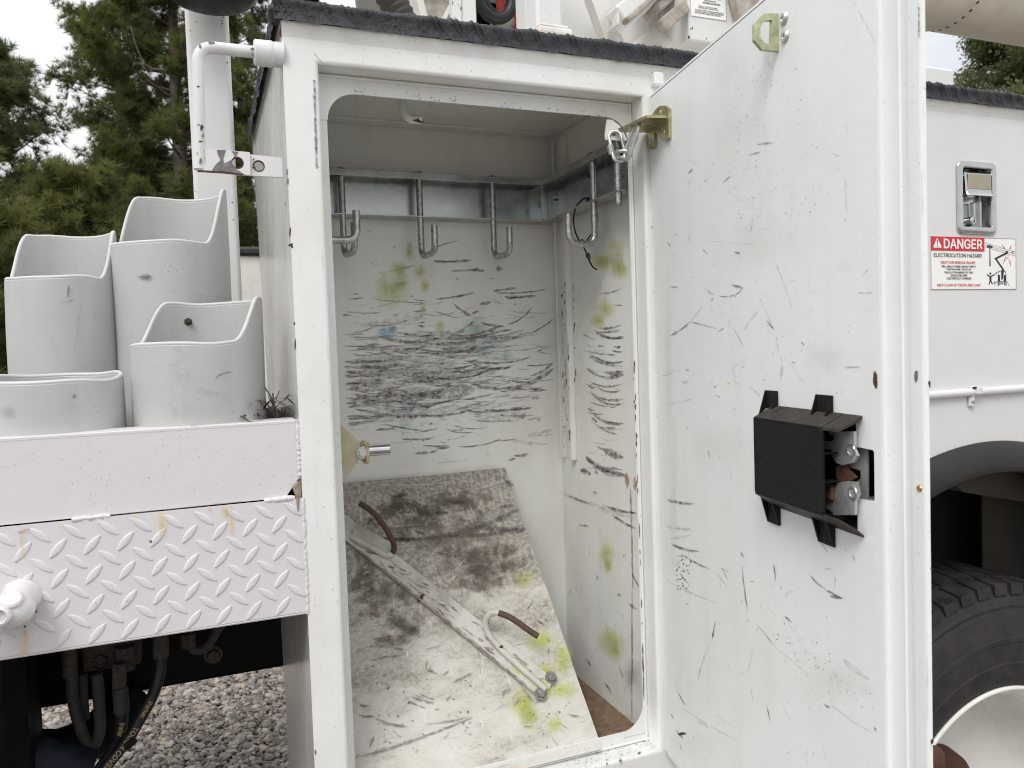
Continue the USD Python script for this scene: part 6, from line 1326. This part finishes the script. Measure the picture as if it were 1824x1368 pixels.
t = thing('rubber_boot', 'black rubber boot standing up behind the dark roof edge', 'rubber boot')
P = spline([on_y(672, -60, .40), on_y(690, -15, .40), on_y(712, 25, .40), on_y(722, 45, .40)], 30)
obj('boot', MB().tube(P, np.linspace(.030, .026, 30) + .0015 * np.sin(np.arange(30) * 1.9), 24), 'rubber', t, smooth=60)
obj('clamp_ring', MB().tube(P[8:11], .0315, 24), 'black_plastic', t, smooth=60)
# pedestal plates and slanting beams
ped = onroof('pedestal_plate', ((995, -80), (1120, -80), (1160, 110), (995, 90)), .56, .012, 'white_paint')
b = MB(); cpt = on_y(1158, 100, .62)
b.lathe([(.135, -.10), (.128, .0), (.088, .060), (.080, .072), (.078, .25)], Z3, X3, (cpt[0] - .005, .66, cpt[2]), 48); obj('cone', b, 'deck_paint', ped, smooth=60)
onroof('slanting_bar', ((1040, -40), (1066, -40), (1118, 90), (1086, 90)), .475, .03, 'deck_paint', ped)
def beam(name, a, c, w, h, mat, ya, yb, parent=ped, ch=.003):
    p, q = on_y(*a, ya), on_y(*c, yb); d = q - p; L = np.linalg.norm(d); d /= L; s = np.cross(d, np.array([0, .35, 1.0])); s /= np.linalg.norm(s); u = np.cross(s, d)
    b = MB(); b.box((0, -w / 2, -h / 2), (L, w / 2, h / 2), ch, R=np.column_stack([d, s, u]), off=p); return obj(name, b, mat, parent, smooth=False)
beam('slanting_beam', (1100, 36), (1190, -40), .035, .050, 'white_paint', .42, .60)
beam('slanting_beam', (1114, 38), (1184, -22), .020, .012, 'dirty_shaded_beam', .39, .50)  # brown strip paints the shaded underside of the white beam
onroof('beam_plate', ((1098, 6), (1102, 8), (1104, 42), (1100, 42)), .41, .05, 'deck_paint', ped)
ar = beam('dirty_arm', (1178, 48), (1275, -35), .018, .030, 'dirty_shaded_beam', .40, .58)
beam('dirty_arm', (1160, 24), (1250, -45), .05, .020, 'dirty_shaded_beam', .50, .64)
bx0, bx1 = on_y(1222, 40, .46), on_y(1460, 40, .46); zb3 = float(on_y(1230, 71, .46)[2])
b = MB(); b.box((bx0[0] + .008, .46, zb3), (bx1[0], .80, zb3 + .40), .003); bxo = obj('control_box', b, 'white_paint', truck, smooth=False)
mk = Marks(lambda x, y: on_y(x, y, .4594))
for (x, y, rx, ry, mt) in ((1227, 66, 1.6, 3, 'rust'), (1233, 50, 1.6, 1.6, 'rust'), (1230, 52, 1, 1.5, 'chip_grey'), (1258, 69, 1, 1, 'rust')): mk.chip(x, y, rx, ry, mt)
mk.build(bxo)
onroof('box_gusset', ((1300, -40), (1352, -40), (1352, 30), (1318, 32)), .43, .02, 'dirty_shaded_beam', bxo)
# notice on the control box
nt = thing('notice_sticker', 'white notice sticker with small black print on the roof control box', 'sticker')
q4 = [(1222, -40), (1293, -40), (1294, 40), (1230, 29)]
NX0, NX1, NZ0, NZ1 = float(on_y(1230, 20, .4592)[0]), float(on_y(1293.5, 20, .4592)[0]), float(on_y(1262, 33, .4592)[2]), float(on_y(1262, 33, .4592)[2]) + .14
obj('backing', MB().box((NX0, .4592, NZ0), (NX1, .4598, NZ1)), 'decal_white', nt, smooth=False)
fr = sbox(NX0, NZ0, NX1, NZ1); obj('border', MB().prism(fr.difference(fr.buffer(-.0006)), .0003, XZ, (0, .4588, 0)), 'decal_black', nt, smooth=False)
def note(txt, x0, x1, z, h, bold):
    t = meshkit.text_mesh(txt, h, .0003, bold=bold); v = np.array(t.vertices); lo, hi = v.min(0), v.max(0); w = NX1 - NX0
    x = NX0 + w * x0 + (v[:, 0] - lo[0]) / (hi[0] - lo[0]) * w * (x1 - x0); obj('lettering', (np.stack([x, .4588 - v[:, 2], NZ0 + z + v[:, 1]], 1), np.array(t.faces)), 'decal_black', nt, smooth=False)
hN = (NX1 - NX0)
for tx, a, c, z, h, bo_ in (('PROCEDURES', .30, .86, .047, .0050, True), ('could Result in', .38, .72, .0395, .0032, False), ('OR SERIOUS INJURY', .34, .84, .0335, .0034, True), ('manual, refer for use, safe', .22, .74, .0250, .0024, False), ('maintain this Aerial Device', .22, .78, .0213, .0024, False), ('You MUST COMPLY with the requirements of', .12, .92, .0155, .0024, False), ('American National Standards Institute', .12, .92, .0118, .0024, False), ('National Electric Safety Code, and OSHA', .12, .84, .0081, .0024, False)): note(tx, a, c, z, h, bo_)
b = MB(); sp_ = on_y(1065, 70, .30); b.lathe([(0, .006), (.004, .005), (.0045, 0)], Z3, X3, (sp_[0], .25, 2.050), 10); obj('roof_screw', b, 'fitting_grime', truck, smooth=30)

b = MB(); b.lathe([(0, 0), (.36, 0), (.38, .012), (.38, .05), (.30, .06), (.26, .30), (0, .32)], Z3, X3, (.80, .95, 2.52), 64)  # unseen turntable, added overhead to shade the roof equipment
obj('turntable', b, 'white_paint', truck, smooth=35)
# boom: a big tapered tube overhead, with a riveted seam
n_ = np.cross(ray(1740, 68), X3); n_ /= np.linalg.norm(n_)
if n_[2] < 0: n_ = -n_
RB, yB = .20, 1.00
zBm = CAM[2] + (RB - n_[1] * (yB - CAM[1])) / n_[2]
xs = float(on_y(1727, 38, yB - .10)[0])
b = MB(); b.lathe([(RB, -1.0), (RB, .0), (RB + .004, .001), (RB + .004, 2.4)], X3, Z3, (xs, yB, zBm), 96); bm_ = obj('boom', b, 'boom_cream', truck, smooth=40)
b = MB()
for k in range(40):
    a = 2 * np.pi * k / 40; nn = np.array([0, math.cos(a), math.sin(a)]); b.lathe([(0, .0022), (.0045, .0018), (.0065, 0)], nn, X3, np.array([xs + .016, yB, zBm]) + nn * (RB + .0039), 10)
obj('seam_rivets', b, 'rust', bm_, smooth=40)
b = MB(); b.box((1.2, .85, 2.05), (1.32, 1.15, zBm - RB + .01), .01); obj('boom_rest', b, 'white_paint', truck, smooth=False)

# the body on the far side
b = MB(); fz = float(on_y(445, 455, 1.9)[2]); b.box((-.05, 1.90, 1.02), (2.8, 2.36, fz), .004); far = obj('far_cabinet', b, 'deck_paint', truck, smooth=False)
b = MB(); b.box((-.06, 1.885, fz), (2.8, 2.38, fz + .030), .008); obj('far_roof_edge', b, 'black_liner', far, smooth=False)

# ================================================================== GROUND
b = MB(); N = 61; xs_ = np.r_[np.linspace(-400, -12, 12), np.linspace(-10, 10, 37), np.linspace(12, 400, 12)]
G = np.array([[(x, y, -.012 + .014 * (meshkit.fbm(np.array([[x * 1.3, y * 1.3, 0]]), 3, 2)[0] - .5) if abs(x) < 11 and abs(y) < 11 else -.012) for y in xs_] for x in xs_])
b.quads(np.transpose(G, (0, 1, 2)))
gr = obj('ground', b, 'gravel_bed', None, smooth=True, kind='structure')
grav = UsdGeom.PointInstancer.Define(stage, '/World/gravel'); tag(grav.GetPrim(), 'loose grey and tan crushed stone covering the yard', 'gravel', None, 'stuff')
protos = []
for k in range(6):
    t = trimesh.creation.icosphere(1, 1.0); v = np.array(t.vertices); r_ = np.random.default_rng(50 + k)
    for _ in range(7):                                # knock flat facets off a ball
        n = r_.normal(0, 1, 3); n /= np.linalg.norm(n); d = r_.uniform(.45, .8); e_ = v @ n - d; v = v - np.maximum(e_, 0)[:, None] * n
    v *= np.array([1, r_.uniform(.6, .95), r_.uniform(.42, .7)]); p = f'/World/gravel/stone_{k:03d}' if k else '/World/gravel/stone'
    usdkit.mesh(stage, p, trimesh.Trimesh(v, t.faces, process=False), '/World/Looks/stone', smooth=False); protos.append(p)
r_ = np.random.default_rng(11); pos, ori, scl, ids = [], [], [], []
def scatter(n, x0, x1, y0, y1, lo, hi):
    for _ in range(n):
        s = lo * (hi / lo) ** (r_.random() ** 2.2); x, y = r_.uniform(x0, x1), r_.uniform(y0, y1)
        pos.append((x, y, s * r_.uniform(.05, .35) - .006)); scl.append((s, s, s)); ids.append(int(r_.integers(0, 6)))
        a, tx, ty = r_.uniform(0, 6.28), r_.normal(0, .22), r_.normal(0, .22); q = Gf.Rotation(Gf.Vec3d(0, 0, 1), math.degrees(a)) * Gf.Rotation(Gf.Vec3d(1, 0, 0), math.degrees(tx)) * Gf.Rotation(Gf.Vec3d(0, 1, 0), math.degrees(ty)); q = q.GetQuat()
        ori.append(Gf.Quath(q.GetReal(), *q.GetImaginary()))
scatter(36000, -1.1, .5, 1.2, 3.6, .005, .024)
scatter(5000, -2.6, 1.6, -.8, 1.2, .007, .026)
scatter(9000, -3, 4, 3.6, 8, .010, .032)
grav.CreatePrototypesRel().SetTargets([Sdf.Path(p) for p in protos])
grav.CreateProtoIndicesAttr(Vt.IntArray(ids)); grav.CreatePositionsAttr(Vt.Vec3fArray([Gf.Vec3f(*map(float, p)) for p in pos]))
grav.CreateOrientationsAttr(Vt.QuathArray(ori)); grav.CreateScalesAttr(Vt.Vec3fArray([Gf.Vec3f(*map(float, s)) for s in scl]))

# ================================================================== TREES
def place(px, dist):
    r = ray(px, 640); r = r[:2] / np.linalg.norm(r[:2]); return CAM[:2] + r * dist
def zat(py, dist): return float(CAM[2] + ray(300, py)[2] / np.linalg.norm(ray(300, py)[:2]) * dist)
def tuft(seed, n, L, w, spread):
    r = np.random.default_rng(seed); v, f = [], []
    for k in range(n):
        d = r.normal(0, 1, 3); d[2] = abs(d[2]) * .8 + .2; d[:2] *= spread; d /= np.linalg.norm(d); s = np.cross(d, r.normal(0, 1, 3)); s *= w / np.linalg.norm(s); l = L * r.uniform(.65, 1.1); o = d * r.uniform(0, .15) * L
        v += [o - s, o + s, o + d * l]; f.append([3 * k, 3 * k + 1, 3 * k + 2])
    return np.array(v), np.array(f)
PINE = [tuft(k, 28, .125, .0046, 1.0) for k in range(5)]
def leafclump(seed, n):
    r = np.random.default_rng(seed); v, f = [], []
    for k in range(n):
        c = r.normal(0, .10, 3); a = r.normal(0, 1, 3); a /= np.linalg.norm(a); b_ = np.cross(a, r.normal(0, 1, 3)); b_ /= np.linalg.norm(b_); L = r.uniform(.03, .055)
        v += [c - a * L, c + b_ * L * .5, c + a * L, c - b_ * L * .5]; f += [[4 * k, 4 * k + 1, 4 * k + 2], [4 * k, 4 * k + 2, 4 * k + 3]]
    return np.array(v), np.array(f)
LEAF = [leafclump(k, 18) for k in range(5)]
def crown_mesh(centres, rs, tmpl, seed, upbias=.6):
    r = np.random.default_rng(seed); V, F, n = [], [], 0
    for c, s, d in zip(centres, rs[0], rs[1]):
        v, f = tmpl[int(r.integers(len(tmpl)))]
        z = d + np.array([0, 0, upbias]) + r.normal(0, .25, 3); z /= np.linalg.norm(z); x = np.cross(z, r.normal(0, 1, 3)); x /= np.linalg.norm(x); y = np.cross(z, x)
        V.append((v * s) @ np.stack([x, y, z]) + c); F.append(f + n); n += len(v)
    return np.vstack(V), np.vstack(F)
def tree(name, label, base, h, z_lo, rad, seed, mat='pine_green', kind='pine', nb=60, per=46, lean=(0, 0), shape=1.0, dead=0, group=None):
    r = np.random.default_rng(seed); t = thing(name, label, 'tree', group)
    top = np.array([base[0] + lean[0], base[1] + lean[1], h]); bs = np.array([base[0], base[1], -.05])
    ax = lambda u: bs + (top - bs) * u + np.array([math.sin(u * 5 + seed), math.cos(u * 4 + seed), 0]) * .10 * u
    U = np.linspace(0, 1, 26); P = np.array([ax(u) for u in U]); obj('trunk', MB().tube(P, .028 * h * (1 - .92 * U) * .55 + .012, 12), 'pine_bark', t, smooth=60)
    lim = MB(); C, S, D = [], [], []
    for k in range(nb):
        u = (z_lo + (h - z_lo) * (k + r.random()) / nb) / h; a = k * 2.399 + r.normal(0, .5); f = (u * h - z_lo) / (h - z_lo)
        reach = rad * (shape * (1 - f) ** .75 + .14) * (.55 + .6 * r.random()) * (1 if f > .12 else .55 + 3.6 * f)
        o = ax(u); d = np.array([math.cos(a), math.sin(a), r.uniform(-.12, .34) + .35 * f]); d /= np.linalg.norm(d)
        bend = np.array([0, 0, r.uniform(.02, .22)]); tt = np.linspace(0, 1, 8); L = np.array([o + d * reach * q + bend * reach * q * q for q in tt])
        lim.tube(L, np.linspace(.012 + .010 * reach, .004, 8), 6)
        subs = []
        for m_ in range(int(3 + reach * 3.2)):
            q = r.uniform(.30, 1); p = o + d * reach * q + bend * reach * q * q; e = d * .6 + r.normal(0, .6, 3); e[2] = abs(e[2]) * .5; e /= np.linalg.norm(e); l = r.uniform(.18, .55) * (.5 + .35 * reach); subs.append((p, e, l))
            lim.tube(np.array([p, p + e * l * .5 + [0, 0, .02], p + e * l]), [.006, .004, .002], 4, caps=False)
        subs.append((o + d * reach * .8, d, reach * .25))
        for _ in range(per):
            p, e, l = subs[int(r.integers(len(subs)))]; q = r.random() ** .6
            C.append(p + e * l * q + r.normal(0, .055 + .03 * l, 3)); S.append(r.uniform(.75, 1.25)); D.append(e)
    obj('limbs', lim, 'pine_bark', t, smooth=60)
    for k in range(dead):
        u = r.uniform(z_lo / h, .75); a = r.uniform(0, 6.28); o = ax(u); d = np.array([math.cos(a), math.sin(a), r.uniform(-.1, .3)]); obj('bare_branch', MB().tube(spline([o, o + d * rad * .4, o + d * rad * .8 + r.normal(0, .15, 3), o + d * rad * 1.05 + r.normal(0, .2, 3)], 14), np.linspace(.022, .006, 14), 6), 'dead_wood', t, smooth=60)
    v, f = crown_mesh(C, (S, D), PINE if kind == 'pine' else LEAF, seed + 1, .6 if kind == 'pine' else 0)
    obj('crown', (v, f), mat, t, smooth=False, kind='stuff')
GP = 'trees standing behind the truck'
tree('pine_tree', 'tall full pine tree behind the white post, the biggest of all', place(345, 13.5), 10.6, 1.0, 1.62, 21, 'pine_green', nb=175, per=110, group=GP, dead=3)
tree('pine_tree', 'shorter rounded pine at the left edge against the white sky', place(0, 13.0), 5.95, .9, 1.55, 33, 'pine_deep', nb=90, per=84, shape=1.05, group=GP)
tree('pine_tree', 'yellowish low pine in front of the tall pine, left of the tubes', place(150, 10.5), 3.75, .7, 1.35, 45, 'pine_olive', nb=60, per=74, group=GP, dead=1)
tree('pine_tree', 'dark pine between the white post and the cabinet', place(455, 16.0), 9.6, 1.2, 1.7, 57, 'pine_deep', nb=90, per=76, group=GP)
tree('pine_tree', 'low bushy pine at the far left behind the tubes', place(-70, 9.5), 3.6, .5, 1.4, 69, 'pine_olive', nb=52, per=70, group=GP)
tree('pine_tree', 'small dark pine filling the gap below the tall pine', place(262, 17.0), 5.6, .8, 2.2, 81, 'pine_deep', nb=70, per=72, group=GP, dead=1)
tree('leafy_bush', 'bright green bush low between the post and the cabinet', place(436, 9.5), 2.55, .4, .9, 93, 'oak_green', kind='leaf', nb=34, per=44, group=GP)
tree('pine_tree', 'pine standing just behind the tall pine, reaching left of it', place(235, 16.5), 10.0, 1.0, 1.45, 99, 'pine_olive', nb=115, per=84, group=GP, dead=1)
tree('leafy_tree', 'round leafy tree beyond the roof at the right edge', place(1845, 21.0), 10.4, 3.2, 2.9, 105, 'oak_green', kind='leaf', nb=110, per=58, shape=.9, group=GP)
